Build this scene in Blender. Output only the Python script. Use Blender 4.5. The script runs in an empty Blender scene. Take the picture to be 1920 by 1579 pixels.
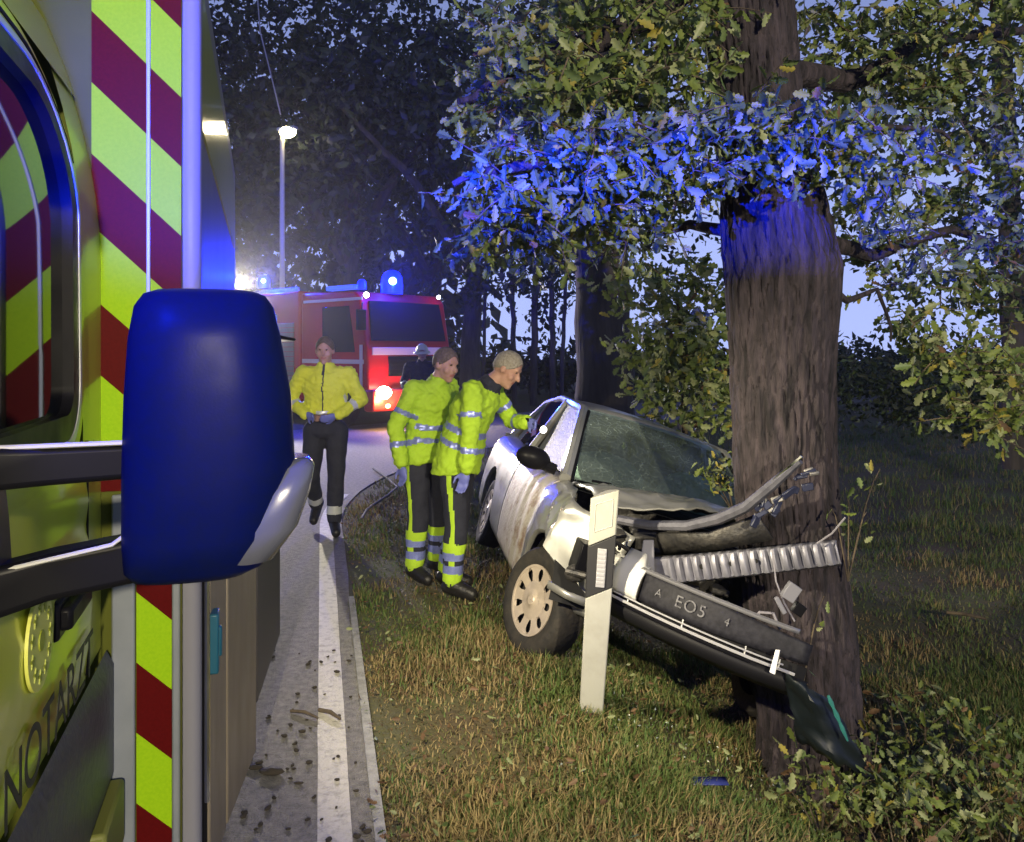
import bpy, bmesh, math, random
import numpy as np
from mathutils import Vector, Matrix, noise as mnoise
from math import radians as R, sin, cos, pi, sqrt

random.seed(7); rng = np.random.default_rng(7)
SC = bpy.context.scene
COL = SC.collection

# ------------------------------------------------------------------ camera
CH = 1.68                                   # eye height of the photographer
cam_d = bpy.data.cameras.new('camera'); cam = bpy.data.objects.new('camera', cam_d); COL.objects.link(cam)
cam.location = (0, 0, CH); cam.rotation_euler = (R(90), 0, 0)
cam_d.sensor_width = 36; cam_d.lens = 1500 / 1920 * 36; cam_d.shift_y = -0.070
cam_d.clip_start = 0.05; cam_d.clip_end = 600
SC.camera = cam
SC.render.resolution_x = 1024; SC.render.resolution_y = 842
# ------------------------------------------------------------------ sky: the last of dusk
W = bpy.data.worlds.new('World'); SC.world = W; W.use_nodes = True
nt = W.node_tree; nt.nodes.clear()
wo = nt.nodes.new('ShaderNodeOutputWorld'); bg = nt.nodes.new('ShaderNodeBackground')
tc = nt.nodes.new('ShaderNodeTexCoord'); sx = nt.nodes.new('ShaderNodeSeparateXYZ'); rp = nt.nodes.new('ShaderNodeValToRGB')
nt.links.new(tc.outputs['Generated'], sx.inputs[0]); nt.links.new(sx.outputs['Z'], rp.inputs[0])
nt.links.new(rp.outputs[0], bg.inputs[0]); nt.links.new(bg.outputs[0], wo.inputs[0])
e = rp.color_ramp.elements
e[0].position = 0.0; e[0].color = (.30, .36, .66, 1)
e[1].position = 1.0; e[1].color = (.012, .017, .045, 1)
for p, c in ((.12, (.27, .33, .63, 1)), (.35, (.15, .19, .39, 1)), (.65, (.035, .046, .11, 1))):
    k = rp.color_ramp.elements.new(p); k.color = c
bg.inputs[1].default_value = 1.7
# ------------------------------------------------------------------ exposure
SC.view_settings.view_transform = 'Standard'; SC.view_settings.look = 'None'
SC.view_settings.exposure = 0.0; SC.view_settings.gamma = 1.0; SC.view_settings.use_curve_mapping = False
SC.render.engine = 'CYCLES'
SC.cycles.use_denoising = True
SC.cycles.max_bounces = 6; SC.cycles.diffuse_bounces = 3; SC.cycles.glossy_bounces = 3
SC.cycles.transmission_bounces = 4; SC.cycles.volume_bounces = 0; SC.cycles.transparent_max_bounces = 8
SC.cycles.sample_clamp_indirect = 4.0
SC.cycles.caustics_reflective = False; SC.cycles.caustics_refractive = False
# lamp powers (each lamp hangs in its own fixture further down)
P_ADDED_SIDE, P_ADDED_FILL, P_STREET, P_TRUCK_FLOOD, P_HEAD = 85, 4300, 1300, 5200, 160  # the first two feed the added work lamp and the added tripod lamp
P_BLUE_NEAR, P_BLUE_SLIT, P_BLUE_FAR = 1500, 10500, 800
WARM = (1.0, .87, .60); COOL = (1.0, .90, .70); BLUE = (.004, .02, 1.0); STREETC = (1.0, .84, .45)

def at(u, v, Y):                             # a point Y metres ahead, given in photograph pixels
    return Vector(((u - 960) / 1500 * Y, Y, CH - (v - 655) / 1500 * Y))

# ------------------------------------------------------------------ materials
MATS = {}
def mat(name, c, c2=None, scale=6.0, rough=.6, metal=0.0, bump=0.0, bscale=40.0, stretch=(1, 1, 1), spec=.5,
        detail=4.0, lo=.35, hi=.65, rvar=0.0, coat=0.0, trans=0.0, emit=None, estr=0.0, ior=1.45, transm=0.0):
    if name in MATS: return MATS[name]
    m = bpy.data.materials.new(name); m.use_nodes = True; t = m.node_tree; N = t.nodes; L = t.links
    b = N['Principled BSDF']; out = N['Material Output']
    b.inputs['Base Color'].default_value = (*c, 1); b.inputs['Roughness'].default_value = rough
    b.inputs['Metallic'].default_value = metal; b.inputs['Specular IOR Level'].default_value = spec
    b.inputs['IOR'].default_value = ior; b.inputs['Coat Weight'].default_value = coat
    b.inputs['Coat Roughness'].default_value = .08; b.inputs['Transmission Weight'].default_value = transm
    if c2 is not None or bump or rvar:
        co = N.new('ShaderNodeTexCoord'); mp = N.new('ShaderNodeMapping'); mp.inputs['Scale'].default_value = stretch
        L.new(co.outputs['Object'], mp.inputs[0])
    if c2 is not None:
        n = N.new('ShaderNodeTexNoise'); n.inputs['Scale'].default_value = scale; n.inputs['Detail'].default_value = detail
        n.inputs['Roughness'].default_value = .62
        L.new(mp.outputs[0], n.inputs['Vector'])
        r = N.new('ShaderNodeValToRGB'); r.color_ramp.elements[0].position = lo; r.color_ramp.elements[1].position = hi
        r.color_ramp.elements[0].color = (*c, 1); r.color_ramp.elements[1].color = (*c2, 1)
        L.new(n.outputs['Fac'], r.inputs[0]); L.new(r.outputs[0], b.inputs['Base Color'])
    if rvar:
        n3 = N.new('ShaderNodeTexNoise'); n3.inputs['Scale'].default_value = 9; n3.inputs['Detail'].default_value = 5
        L.new(mp.outputs[0], n3.inputs['Vector'])
        mr = N.new('ShaderNodeMapRange'); mr.inputs['To Min'].default_value = max(0.02, rough - rvar); mr.inputs['To Max'].default_value = min(1, rough + rvar)
        mr.inputs['From Min'].default_value = .3; mr.inputs['From Max'].default_value = .7
        L.new(n3.outputs['Fac'], mr.inputs[0]); L.new(mr.outputs[0], b.inputs['Roughness'])
    if bump:
        n2 = N.new('ShaderNodeTexNoise'); n2.inputs['Scale'].default_value = bscale; n2.inputs['Detail'].default_value = 5
        L.new(mp.outputs[0], n2.inputs['Vector'])
        bp = N.new('ShaderNodeBump'); bp.inputs['Strength'].default_value = bump; bp.inputs['Distance'].default_value = .02
        L.new(n2.outputs['Fac'], bp.inputs['Height']); L.new(bp.outputs[0], b.inputs['Normal'])
    if trans:
        tr = N.new('ShaderNodeBsdfTranslucent'); tr.inputs[0].default_value = (*(c2 or c), 1)
        mx = N.new('ShaderNodeMixShader'); mx.inputs[0].default_value = trans
        L.new(b.outputs[0], mx.inputs[1]); L.new(tr.outputs[0], mx.inputs[2]); L.new(mx.outputs[0], out.inputs[0])
    if emit is not None:
        b.inputs['Emission Color'].default_value = (*emit, 1); b.inputs['Emission Strength'].default_value = estr
    MATS[name] = m
    return m

soil = mat('verge soil', (.085, .065, .035), (.085, .095, .035), scale=1.6, rough=.95, bump=.8, bscale=30)
asphalt = mat('pale worn asphalt', (.12, .115, .10), (.235, .225, .195), scale=26, rough=.75, bump=.9, bscale=120, detail=8)
paint = mat('worn white road paint', (.50, .48, .41), (.24, .23, .19), scale=22, rough=.6, bump=.5, bscale=90, lo=.48, hi=.74, detail=8)
kerbm = mat('grey concrete edge', (.34, .34, .33), (.22, .22, .21), scale=14, rough=.85, bump=.6, bscale=70)
bark = mat('oak bark', (.012, .010, .012), (.058, .045, .052), scale=22, rough=.95, bump=1.0, bscale=60, stretch=(1, 1, .17), detail=9, lo=.38, hi=.66)
barkd = mat('dark bark', (.035, .03, .026), (.07, .06, .05), scale=7, rough=.95, bump=.8, bscale=20, stretch=(1, 1, .2))
twigm = mat('twig bark', (.06, .045, .03), (.11, .085, .055), scale=20, rough=.9)
leafm = [mat('oak leaf green', (.115, .160, .032), (.17, .21, .048), scale=30, rough=.5, trans=.25),
         mat('oak leaf mid', (.08, .125, .036), (.135, .18, .06), scale=30, rough=.5, trans=.25),
         mat('oak leaf pale', (.21, .25, .105), (.28, .30, .15), scale=30, rough=.5, trans=.25),
         mat('oak leaf yellow', (.32, .27, .04), (.24, .21, .05), scale=30, rough=.55, trans=.25),
         mat('oak leaf brown', (.15, .085, .04), (.10, .06, .03), scale=30, rough=.6, trans=.15)]
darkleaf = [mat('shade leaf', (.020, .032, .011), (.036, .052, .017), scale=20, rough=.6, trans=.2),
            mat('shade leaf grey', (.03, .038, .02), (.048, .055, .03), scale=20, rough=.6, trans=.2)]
grassm = [mat('grass green', (.075, .125, .025), (.12, .16, .04), scale=3, rough=.65, trans=.25),
          mat('grass olive', (.14, .155, .045), (.19, .18, .07), scale=3, rough=.65, trans=.25),
          mat('grass straw', (.34, .265, .12), (.25, .19, .085), scale=3, rough=.7, trans=.2),
          mat('grass brown', (.17, .105, .05), (.11, .07, .035), scale=3, rough=.75, trans=.1),
          mat('grass deep', (.06, .125, .026), (.095, .155, .036), scale=3, rough=.65, trans=.2)]
yellow = mat('lemon yellow vehicle paint', (.47, .52, .028), (.42, .47, .03), scale=2, rough=.28, coat=.5)
fluo = mat('fluorescent yellow film', (.24, .44, .007), (.28, .48, .009), scale=120, rough=.5, spec=.08)
redfilm = mat('dark red film', (.085, .004, .0045), (.07, .0035, .004), scale=120, rough=.5, spec=.05)
whitepl = mat('white profile', (.19, .19, .22), rough=.4, rvar=.1, spec=.15)
greyp = mat('grey painted metal', (.20, .22, .25), (.16, .18, .21), scale=5, rough=.45)
alu = mat('stained aluminium', (.25, .21, .155), (.20, .17, .125), scale=2.0, rough=.5, metal=.3, stretch=(1, 1, .4), rvar=.08)
blackpl = mat('black plastic', (.006, .006, .008), rough=.4, rvar=.08, spec=.10)
mirrorpl = mat('mirror plastic with painted blue light', (.002, .005, .055), (.003, .006, .045), scale=60, rough=.40, rvar=.08, spec=.07, bump=.02, bscale=300)  # blue of the flasher's light is put into the dark plastic's colour
rubber = mat('tyre rubber', (.018, .017, .016), (.035, .03, .024), scale=14, rough=.85, bump=.3)
glass_d = mat('dark window glass', (.006, .007, .009), rough=.03, spec=.5, ior=1.5)
lens_g = mat('smoked lens', (.09, .095, .13), rough=.22, coat=.3)
chrome = mat('chrome', (.75, .75, .75), rough=.15, metal=1.0, rvar=.1)
silver = mat('silver car paint', (.36, .36, .345), (.30, .30, .285), scale=3, rough=.38, metal=.5, coat=.4, rvar=.08)
dirty = mat('scuffed muddy paint', (.46, .42, .35), (.24, .155, .09), scale=9, rough=.55, metal=.3, lo=.5, hi=.68, bump=.15)
engm = mat('oily engine metal', (.03, .03, .032), (.075, .07, .065), scale=16, rough=.5, metal=.4, bump=.5, bscale=30)
castm = mat('cast aluminium', (.30, .29, .28), (.16, .155, .15), scale=20, rough=.5, metal=.6, bump=.4)
navy = mat('navy cloth', (.016, .018, .032), (.024, .026, .042), scale=14, rough=.85, bump=.3, bscale=25)
hivis = mat('fluorescent yellow cloth', (.40, .62, .03), (.36, .56, .03), scale=14, rough=.8, bump=.6, bscale=14)
hivisy = mat('yellow police cloth', (.70, .74, .05), (.62, .66, .045), scale=14, rough=.8, bump=.6, bscale=14)
reflb = mat('silver tape with painted blue light', (.20, .24, .58), (.26, .30, .66), scale=60, rough=.35, metal=.3)  # blue beacon light on the silver tape is painted into its colour
refls = mat('pale reflective tape', (.58, .60, .60), rough=.35, metal=.2)
skinm = mat('skin', (.46, .27, .20), (.40, .22, .165), scale=12, rough=.55)
lipm = mat('lips', (.35, .13, .11), rough=.5)
eyem = mat('eye', (.03, .025, .02), rough=.2)
hairm = mat('short hair', (.10, .075, .05), (.17, .13, .09), scale=60, rough=.7, bump=.8, bscale=90)
hairg = mat('greying hair', (.24, .21, .17), (.36, .33, .28), scale=60, rough=.7, bump=.8, bscale=90)
glovem = mat('violet blue nitrile glove', (.14, .16, .48), rough=.5)
bootm = mat('black boot leather', (.014, .013, .013), rough=.45, bump=.3)
redp = mat('fire engine red', (.44, .006, .012), (.38, .006, .010), scale=1.5, rough=.42, coat=.08, spec=.2)
pinkst = mat('pale reflective stripe', (.62, .50, .50), rough=.4)
helm = mat('pale helmet', (.62, .60, .42), rough=.35)
postw = mat('white post plastic', (.33, .33, .295), (.26, .255, .22), scale=8, rough=.5, lo=.45, hi=.8)
def glow(name, col, s): return mat(name, (.02, .02, .02), rough=.3, emit=col, estr=s)
glass_t = mat('black vehicle glass', (.004, .005, .008), rough=.08, spec=.12, ior=1.3)

# ------------------------------------------------------------------ mesh helper
class MB:
    def __init__(s): s.v = []; s.f = []; s.m = []
    def add(s, vs, fs, mi=0):
        b = len(s.v); s.v.extend(Vector(x) for x in vs)
        for f in fs: s.f.append([b + i for i in f]); s.m.append(mi)
    def box(s, c, size, mi=0, rot=None):
        c = Vector(c); h = Vector(size) / 2; vs = []
        for z in (-1, 1):
            for x, y in ((-1, -1), (1, -1), (1, 1), (-1, 1)):
                p = Vector((x * h.x, y * h.y, z * h.z)); vs.append(c + (rot @ p if rot else p))
        s.add(vs, [(3, 2, 1, 0), (4, 5, 6, 7), (0, 1, 5, 4), (1, 2, 6, 5), (2, 3, 7, 6), (3, 0, 4, 7)], mi)
    def loft(s, rings, mi=0, caps=True):
        n = len(rings[0]); b = len(s.v)
        for r in rings: s.v.extend(Vector(p) for p in r)
        for i in range(len(rings) - 1):
            for j in range(n):
                k = (j + 1) % n
                s.f.append([b + i * n + j, b + i * n + k, b + (i + 1) * n + k, b + (i + 1) * n + j]); s.m.append(mi)
        if caps:
            s.f.append([b + j for j in reversed(range(n))]); s.m.append(mi)
            s.f.append([b + (len(rings) - 1) * n + j for j in range(n)]); s.m.append(mi)
    def tube(s, pts, r, n=8, mi=0, flat=1.0, caps=True, up=None):
        pts = [Vector(p) for p in pts]; rs = r if isinstance(r, (list, tuple)) else [r] * len(pts)
        t0 = (pts[1] - pts[0]).normalized()
        a = up.copy() if up is not None else (Vector((0, 0, 1)) if abs(t0.z) < .9 else Vector((1, 0, 0)))
        rings = []
        for i, p in enumerate(pts):
            t = (pts[min(i + 1, len(pts) - 1)] - pts[max(i - 1, 0)]).normalized()
            a = (a - t * a.dot(t)).normalized(); bb = t.cross(a)
            rings.append([p + (a * cos(2 * pi * j / n) + bb * sin(2 * pi * j / n) * flat) * rs[i] for j in range(n)])
        s.loft(rings, mi, caps)
    def sphere(s, c, r, nu=12, nv=8, mi=0, sc=(1, 1, 1), rot=None):
        c = Vector(c); rings = []
        for i in range(nv + 1):
            th = pi * (.02 + .96 * i / nv)
            ring = []
            for j in range(nu):
                p = Vector((sin(th) * cos(2 * pi * j / nu) * sc[0], sin(th) * sin(2 * pi * j / nu) * sc[1], -cos(th) * sc[2])) * r
                ring.append(c + (rot @ p if rot else p))
            rings.append(ring)
        s.loft(rings, mi)
    def grid(s, rows, mi=0, closed=False):
        n = len(rows[0]); b = len(s.v)
        for r in rows: s.v.extend(Vector(p) for p in r)
        for i in range(len(rows) - 1):
            for j in range(n if closed else n - 1):
                k = (j + 1) % n
                s.f.append([b + i * n + j, b + i * n + k, b + (i + 1) * n + k, b + (i + 1) * n + j]); s.m.append(mi)
    def prism(s, poly, o, ax, ay, d, mi=0):        # polygon in the (ax, ay) plane through o, pushed by vector d
        o = Vector(o); ax = Vector(ax); ay = Vector(ay); d = Vector(d)
        a = [o + ax * x + ay * y for x, y in poly]; s.loft([a, [p + d for p in a]], mi)
    def build(s, name, mats, parent=None, smooth=40, T=None, bevel=0, solid=0, sub=0, world=False):
        me = bpy.data.meshes.new(name)
        vs = [T(p) for p in s.v] if T else s.v
        if world and parent is not None:
            vs = [p - parent.location for p in vs]
        me.from_pydata([tuple(p) for p in vs], [], s.f)
        for x in (mats if isinstance(mats, (list, tuple)) else [mats]): me.materials.append(x)
        me.polygons.foreach_set('material_index', s.m)
        bm = bmesh.new(); bm.from_mesh(me); bmesh.ops.recalc_face_normals(bm, faces=bm.faces); bm.to_mesh(me); bm.free()
        if smooth:
            me.polygons.foreach_set('use_smooth', [True] * len(me.polygons)); me.set_sharp_from_angle(angle=R(smooth))
        o = bpy.data.objects.new(name, me); COL.objects.link(o); o.parent = parent
        if bevel:
            m = o.modifiers.new('b', 'BEVEL'); m.width = bevel; m.segments = 2; m.limit_method = 'ANGLE'; m.angle_limit = R(35)
        if solid:
            m = o.modifiers.new('s', 'SOLIDIFY'); m.thickness = solid; m.offset = 0
        if sub:
            m = o.modifiers.new('u', 'SUBSURF'); m.levels = sub; m.render_levels = sub
        return o

def tag(o, label=None, cat=None, group=None, kind=None):
    if label: o['label'] = label
    if cat: o['category'] = cat
    if group: o['group'] = group
    if kind: o['kind'] = kind
    return o
def empty(name, loc, rz=0.0, label=None, cat=None, group=None):
    o = bpy.data.objects.new(name, None); COL.objects.link(o); o.location = loc; o.rotation_euler = (0, 0, rz)
    o.empty_display_size = .2
    return tag(o, label, cat, group)
def copy_thing(o, loc, rz=None):
    c = o.copy(); COL.objects.link(c); c.location = loc
    if rz is not None: c.rotation_euler = (0, 0, rz)
    for ch in [x for x in bpy.data.objects if x.parent == o]:
        d = ch.copy(); COL.objects.link(d); d.parent = c
        for g in [x for x in bpy.data.objects if x.parent == ch]:
            h = g.copy(); COL.objects.link(h); h.parent = d
    return c
def lamp(name, kind, loc, power, color, parent=None, radius=.05, rot=None, spot=None, blend=.4, size=.2):
    d = bpy.data.lights.new(name, kind); d.energy = power; d.color = color
    if kind == 'AREA': d.size = size; d.shape = 'DISK'
    else: d.shadow_soft_size = radius
    if spot: d.spot_size = R(spot); d.spot_blend = blend
    o = bpy.data.objects.new(name, d); COL.objects.link(o); o.location = loc; o.parent = parent
    if rot is not None: o.rotation_mode = 'QUATERNION'; o.rotation_quaternion = Vector(rot).to_track_quat('-Z', 'Y')
    return o
def text_mesh(name, s, size, M, m, parent, depth=.0006):
    cu = bpy.data.curves.new(name, 'FONT'); cu.body = s; cu.size = size; cu.extrude = depth; cu.align_x = 'CENTER'; cu.align_y = 'CENTER'
    tmp = bpy.data.objects.new('tmp', cu); COL.objects.link(tmp)
    dg = bpy.context.evaluated_depsgraph_get(); me = bpy.data.meshes.new_from_object(tmp.evaluated_get(dg))
    bpy.data.objects.remove(tmp); me.materials.clear(); me.materials.append(m); me.transform(M)
    o = bpy.data.objects.new(name, me); COL.objects.link(o); o.parent = parent
    return o
def frame(ax, ay, o):                          # matrix with text x along ax, text y along ay
    ax = Vector(ax).normalized(); ay = Vector(ay); ay = (ay - ax * ay.dot(ax)).normalized(); az = ax.cross(ay)
    M = Matrix.Identity(4)
    for i, v in enumerate((ax, ay, az)):
        for k in range(3): M[k][i] = v[k]
    for k in range(3): M[k][3] = o[k]
    return M
def nz(x, y, z=0.0, s=1.0): return mnoise.noise(Vector((x * s, y * s, z * s)))
def sstep(a, b, x):
    t = min(1, max(0, (x - a) / (b - a))); return t * t * (3 - 2 * t)

# ================================================================== GROUND
def edge(Y):                                   # x of the road's right-hand edge
    d = max(0.0, Y - 7.5); k = .07 * d * d if d < 9 else .07 * 81 + 1.26 * (d - 9)
    return -.455 - .2387 * (Y - 2.73) + k
def gz(X, Y):
    q = X - edge(Y)
    if q < 0: return -.012
    z = -.44 * sstep(.9, 2.25, q) + .16 * sstep(4, 9, q)
    z += (.035 * nz(X, Y, 0, .9) + .018 * nz(X, Y, 3, 3.1)) * sstep(.05, .6, q)
    return z - .012
def axis(lo, hi, c, n, p=2.6):
    t = np.linspace(-1, 1, n); s = np.sign(t) * np.abs(t) ** p
    return [c + (s_ * (hi - c) if s_ > 0 else -s_ * (lo - c)) for s_ in s]
g = MB(); xs = axis(-118, 118, .6, 190, 3.0); ys = axis(-30, 118, 4.2, 170, 2.6)
g.grid([[(x, y, gz(x, y)) for x in xs] for y in ys])
tag(g.build('ground', soil, smooth=80), kind='structure')
Ys = [-14 + .5 * i for i in range(100)]
rd = MB(); rd.grid([[(edge(Y) - 6.6 * t + (.02 * nz(Y, 0, 5, 2.3) if t == 0 else 0), Y, .0) for t in (1, .75, .5, .3, .12, 0)] for Y in Ys])
tag(rd.build('road', asphalt, smooth=0), kind='structure')
ln = MB(); Yl = [-6 + .25 * i for i in range(62)]
ln.grid([[(edge(Y) - .21 + .004 * nz(Y, 1, 0, 5), Y, .004), (edge(Y) - .09 + .004 * nz(Y, 2, 0, 5), Y, .004)] for Y in Yl])
tag(ln.build('road_marking', paint, smooth=0), kind='structure')
kb = MB(); Yk = [-6 + .2 * i for i in range(58)]
kb.loft([[(edge(Y) - .012, Y, -.02), (edge(Y) - .012, Y, .012), (edge(Y) + .028, Y, .014), (edge(Y) + .035, Y, -.03)] for Y in Yk])
tag(kb.build('road_edge_strip', kerbm, smooth=0), kind='structure')

# ================================================================== LEAVES AND GRASS
LEAF = np.array([(0, 0), (.10, .10), (.08, .22), (.23, .34), (.14, .46), (.27, .62), (.15, .74), (.19, .88), (0, 1.0)])
def leaf_template():
    vs = [(0, y, .0) for y in (0, .33, .66, 1.0)]
    vs = []; 
    for x, y in LEAF: vs.append((x, y, abs(x) * .28 - .12 * y * y))
    for x, y in LEAF[1:-1]: vs.append((-x, y, abs(x) * .28 - .12 * y * y))
    n = len(LEAF)
    right = list(range(n)); left = [0] + [n - 1] + list(range(2 * n - 3, n - 1, -1))
    return np.array(vs), [right, left]
def small_template():
    vs = np.array([(0, 0, 0), (.26, .45, .08), (0, 1, -.1), (-.26, .45, .08)], float)
    return vs, [[0, 1, 2], [0, 2, 3]]
LT, ST = leaf_template(), small_template()
def scatter(name, pos, dirs, sizes, mi, mats, tmpl, parent=None, roll=None):
    """many leaf-shaped faces, joined"""
    V, Fc = tmpl; n = len(pos)
    pos = np.asarray(pos, float); d = np.asarray(dirs, float); d /= np.linalg.norm(d, axis=1)[:, None] + 1e-9
    a = rng.normal(size=(n, 3)); a -= d * (a * d).sum(1)[:, None]; a /= np.linalg.norm(a, axis=1)[:, None] + 1e-9
    b = np.cross(a, d)
    s = np.asarray(sizes)[:, None, None]
    P = pos[:, None, :] + s * (V[None, :, 0:1] * a[:, None, :] + V[None, :, 1:2] * d[:, None, :] + V[None, :, 2:3] * b[:, None, :])
    P = P.reshape(-1, 3); k = len(V)
    loops = np.concatenate([np.concatenate([np.asarray(f) for f in Fc])[None, :] + (np.arange(n) * k)[:, None]], 0).reshape(-1)
    tot = np.tile(np.array([len(f) for f in Fc]), n); start = np.concatenate([[0], np.cumsum(tot)[:-1]])
    me = bpy.data.meshes.new(name); me.vertices.add(len(P)); me.vertices.foreach_set('co', P.astype(np.float32).ravel())
    me.loops.add(len(loops)); me.loops.foreach_set('vertex_index', loops.astype(np.int32))
    me.polygons.add(len(tot)); me.polygons.foreach_set('loop_start', start.astype(np.int32)); me.polygons.foreach_set('loop_total', tot.astype(np.int32))
    me.polygons.foreach_set('material_index', np.repeat(np.asarray(mi, np.int32), len(Fc)))
    for m in mats: me.materials.append(m)
    me.update(calc_edges=True); me.validate()
    o = bpy.data.objects.new(name, me); COL.objects.link(o); o.parent = parent
    return o
def sprays(regions, leaf=.085, per=9, tw=None, droop=.25, spread=.22):
    """leaves set along short twigs inside ellipsoids: (centre, (rx, ry, rz), leaf count)"""
    pos, dr, sz = [], [], []
    for c, rad, n in regions:
        for _ in range(max(1, n // per)):
            while True:
                q = rng.uniform(-1, 1, 3)
                if q @ q < 1: break
            base = np.array(c) + q * np.array(rad)
            d = rng.normal(size=3) + q * .6; d[2] = d[2] * .6 - droop; d /= np.linalg.norm(d)
            L = spread * rng.uniform(.6, 1.5)
            if tw is not None: tw.tube([base, base + d * L * .5 + np.array((0, 0, .01)), base + d * L], [.004, .003, .0015], n=3, caps=False)
            for i in range(per):
                t = (i + .5) / per
                p = base + d * L * t
                ld = d * .5 + rng.normal(size=3) * .75; ld[2] -= droop
                pos.append(p); dr.append(ld); sz.append(leaf * rng.uniform(.5, 1.35))
    return pos, dr, sz

def blades(name, X, Y, H, Wd, mi, mats, lean=.5):
    n = len(X); Z = np.array([gz(x, y) for x, y in zip(X, Y)])
    az = rng.uniform(0, 2 * pi, n); ln_ = rng.uniform(.15, 1.0, n) * lean
    dx, dy = np.cos(az) * ln_, np.sin(az) * ln_
    sxv, syv = -np.sin(az) * Wd, np.cos(az) * Wd
    B = np.stack([X, Y, Z - .008], 1)
    def P(t, w):
        q = B.copy(); q[:, 0] += dx * H * t * t; q[:, 1] += dy * H * t * t; q[:, 2] += H * t * (1 - .35 * ln_ * t)
        a = q.copy(); a[:, 0] += sxv * w; a[:, 1] += syv * w; b = q.copy(); b[:, 0] -= sxv * w; b[:, 1] -= syv * w
        return a, b
    a0, b0 = P(0, 1); a1, b1 = P(.55, .8); a2, _ = P(1, 0)
    V = np.stack([a0, b0, b1, a1, a2], 1).reshape(-1, 3)
    lo = (np.array([0, 1, 2, 3, 3, 2, 4])[None] + (np.arange(n) * 5)[:, None]).reshape(-1)
    tot = np.tile([4, 3], n); st = np.concatenate([[0], np.cumsum(tot)[:-1]])
    me = bpy.data.meshes.new(name); me.vertices.add(len(V)); me.vertices.foreach_set('co', V.astype(np.float32).ravel())
    me.loops.add(len(lo)); me.loops.foreach_set('vertex_index', lo.astype(np.int32))
    me.polygons.add(len(tot)); me.polygons.foreach_set('loop_start', st.astype(np.int32)); me.polygons.foreach_set('loop_total', tot.astype(np.int32))
    me.polygons.foreach_set('material_index', np.repeat(mi.astype(np.int32), 2))
    for m in mats: me.materials.append(m)
    me.update(calc_edges=True)
    o = bpy.data.objects.new(name, me); COL.objects.link(o)
    return tag(o, kind='stuff')

def grass_patch(n, y0, y1, hscale):
    Y = y0 + (y1 - y0) * rng.uniform(0, 1, n) ** 1.35
    xr = .72 * Y + .6
    e0 = np.array([edge(y) for y in Y])
    X = e0 + .02 + (xr - e0) * rng.uniform(0, 1, n)
    # tufts
    k = rng.integers(0, n, n // 2); sel = rng.choice(n, n // 2, replace=False)
    X[sel] = X[k] + rng.normal(0, .035, n // 2); Y[sel] = Y[k] + rng.normal(0, .035, n // 2)
    q = X - np.array([edge(y) for y in Y]); ok = q > .015; X, Y, q = X[ok], Y[ok], q[ok]; n = len(X)
    pn = np.array([nz(x, y, 7, .75) + .5 * nz(x, y, 9, 2.6) for x, y in zip(X, Y)])
    hn = np.array([nz(x, y, 21, 1.7) for x, y in zip(X, Y)])
    keep = rng.uniform(0, 1, n) < np.clip(.78 + 1.0 * hn, .40, 1); X, Y, q, pn, hn = X[keep], Y[keep], q[keep], pn[keep], hn[keep]; n = len(X)
    H = hscale * rng.uniform(.35, 1.15, n) * np.clip(.85 + .8 * hn, .5, 1.7) * np.clip(.5 + q * 1.1, .5, 1)
    right = np.clip((X - 1.55) / .5, 0, 1)
    straw = np.clip(.50 - 1.5 * pn - .42 * right - .10 * np.clip(Y - 5, 0, 2), .08, .80)
    u = rng.uniform(0, 1, n); w = rng.uniform(0, 1, n)
    mi = np.where(u < straw, np.where(w < .55, 2, 3), np.where(w < .38, 1, np.where(w < .75, 0, 4)))
    H = np.where(mi == 3, H * .7, H)
    return X, Y, H, .0021 * rng.uniform(.7, 1.6, n) * (1 + .10 * Y), mi
A = [grass_patch(120000, 2.5, 5.2, .085), grass_patch(62000, 4.6, 9.5, .10), grass_patch(42000, 8.5, 22, .16)]
cat_ = [np.concatenate([a[i] for a in A]) for i in range(5)]
blades('grass', *cat_[:4], cat_[4], grassm, lean=1.0)
# fallen leaves
n = 1900; Y = 2.6 + 6 * rng.uniform(0, 1, n) ** 1.5; X = np.array([edge(y) for y in Y]) + rng.uniform(-.02, 3.2, n)
pos = [(x, y, gz(x, y) + rng.uniform(.02, .075)) for x, y in zip(X, Y)]
d = rng.normal(size=(n, 3)); d[:, 2] *= .3
fl = scatter('fallen_leaves', pos, d, rng.uniform(.018, .045, n), rng.choice([1, 2, 2, 4, 4, 4], n), leafm, LT)
tag(fl, kind='stuff')

# ================================================================== THE OAK THE CAR HIT
oak = empty('oak_tree', (1.37, 4.0, -.45), label='thick oak trunk with rough bark struck by the silver car', cat='tree')
prof = [(-700, 1262, 1408), (-350, 1288, 1448), (0, 1310, 1480), (200, 1335, 1495), (350, 1348, 1530), (500, 1360, 1570), (700, 1372, 1562), (900, 1383, 1568),
        (1050, 1396, 1582), (1200, 1408, 1600), (1330, 1428, 1608), (1420, 1436, 1610), (1480, 1434, 1616)]
def tr_at(z):
    P = []
    for v, a, b in prof: P.append((CH - (v - 655) / 1500 * 4.0, ((a + b) / 2 - 960) / 1500 * 4.0, (b - a) / 2 / 1500 * 4.0))
    P.sort()
    for (z0, x0, r0), (z1, x1, r1) in zip(P, P[1:]):
        if z0 <= z <= z1:
            t = (z - z0) / (z1 - z0); return x0 + (x1 - x0) * t, r0 + (r1 - r0) * t
    return (P[0][1:], P[-1][1:])[z > P[-1][0]]
tk = MB(); rings = []; ns = 168
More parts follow.
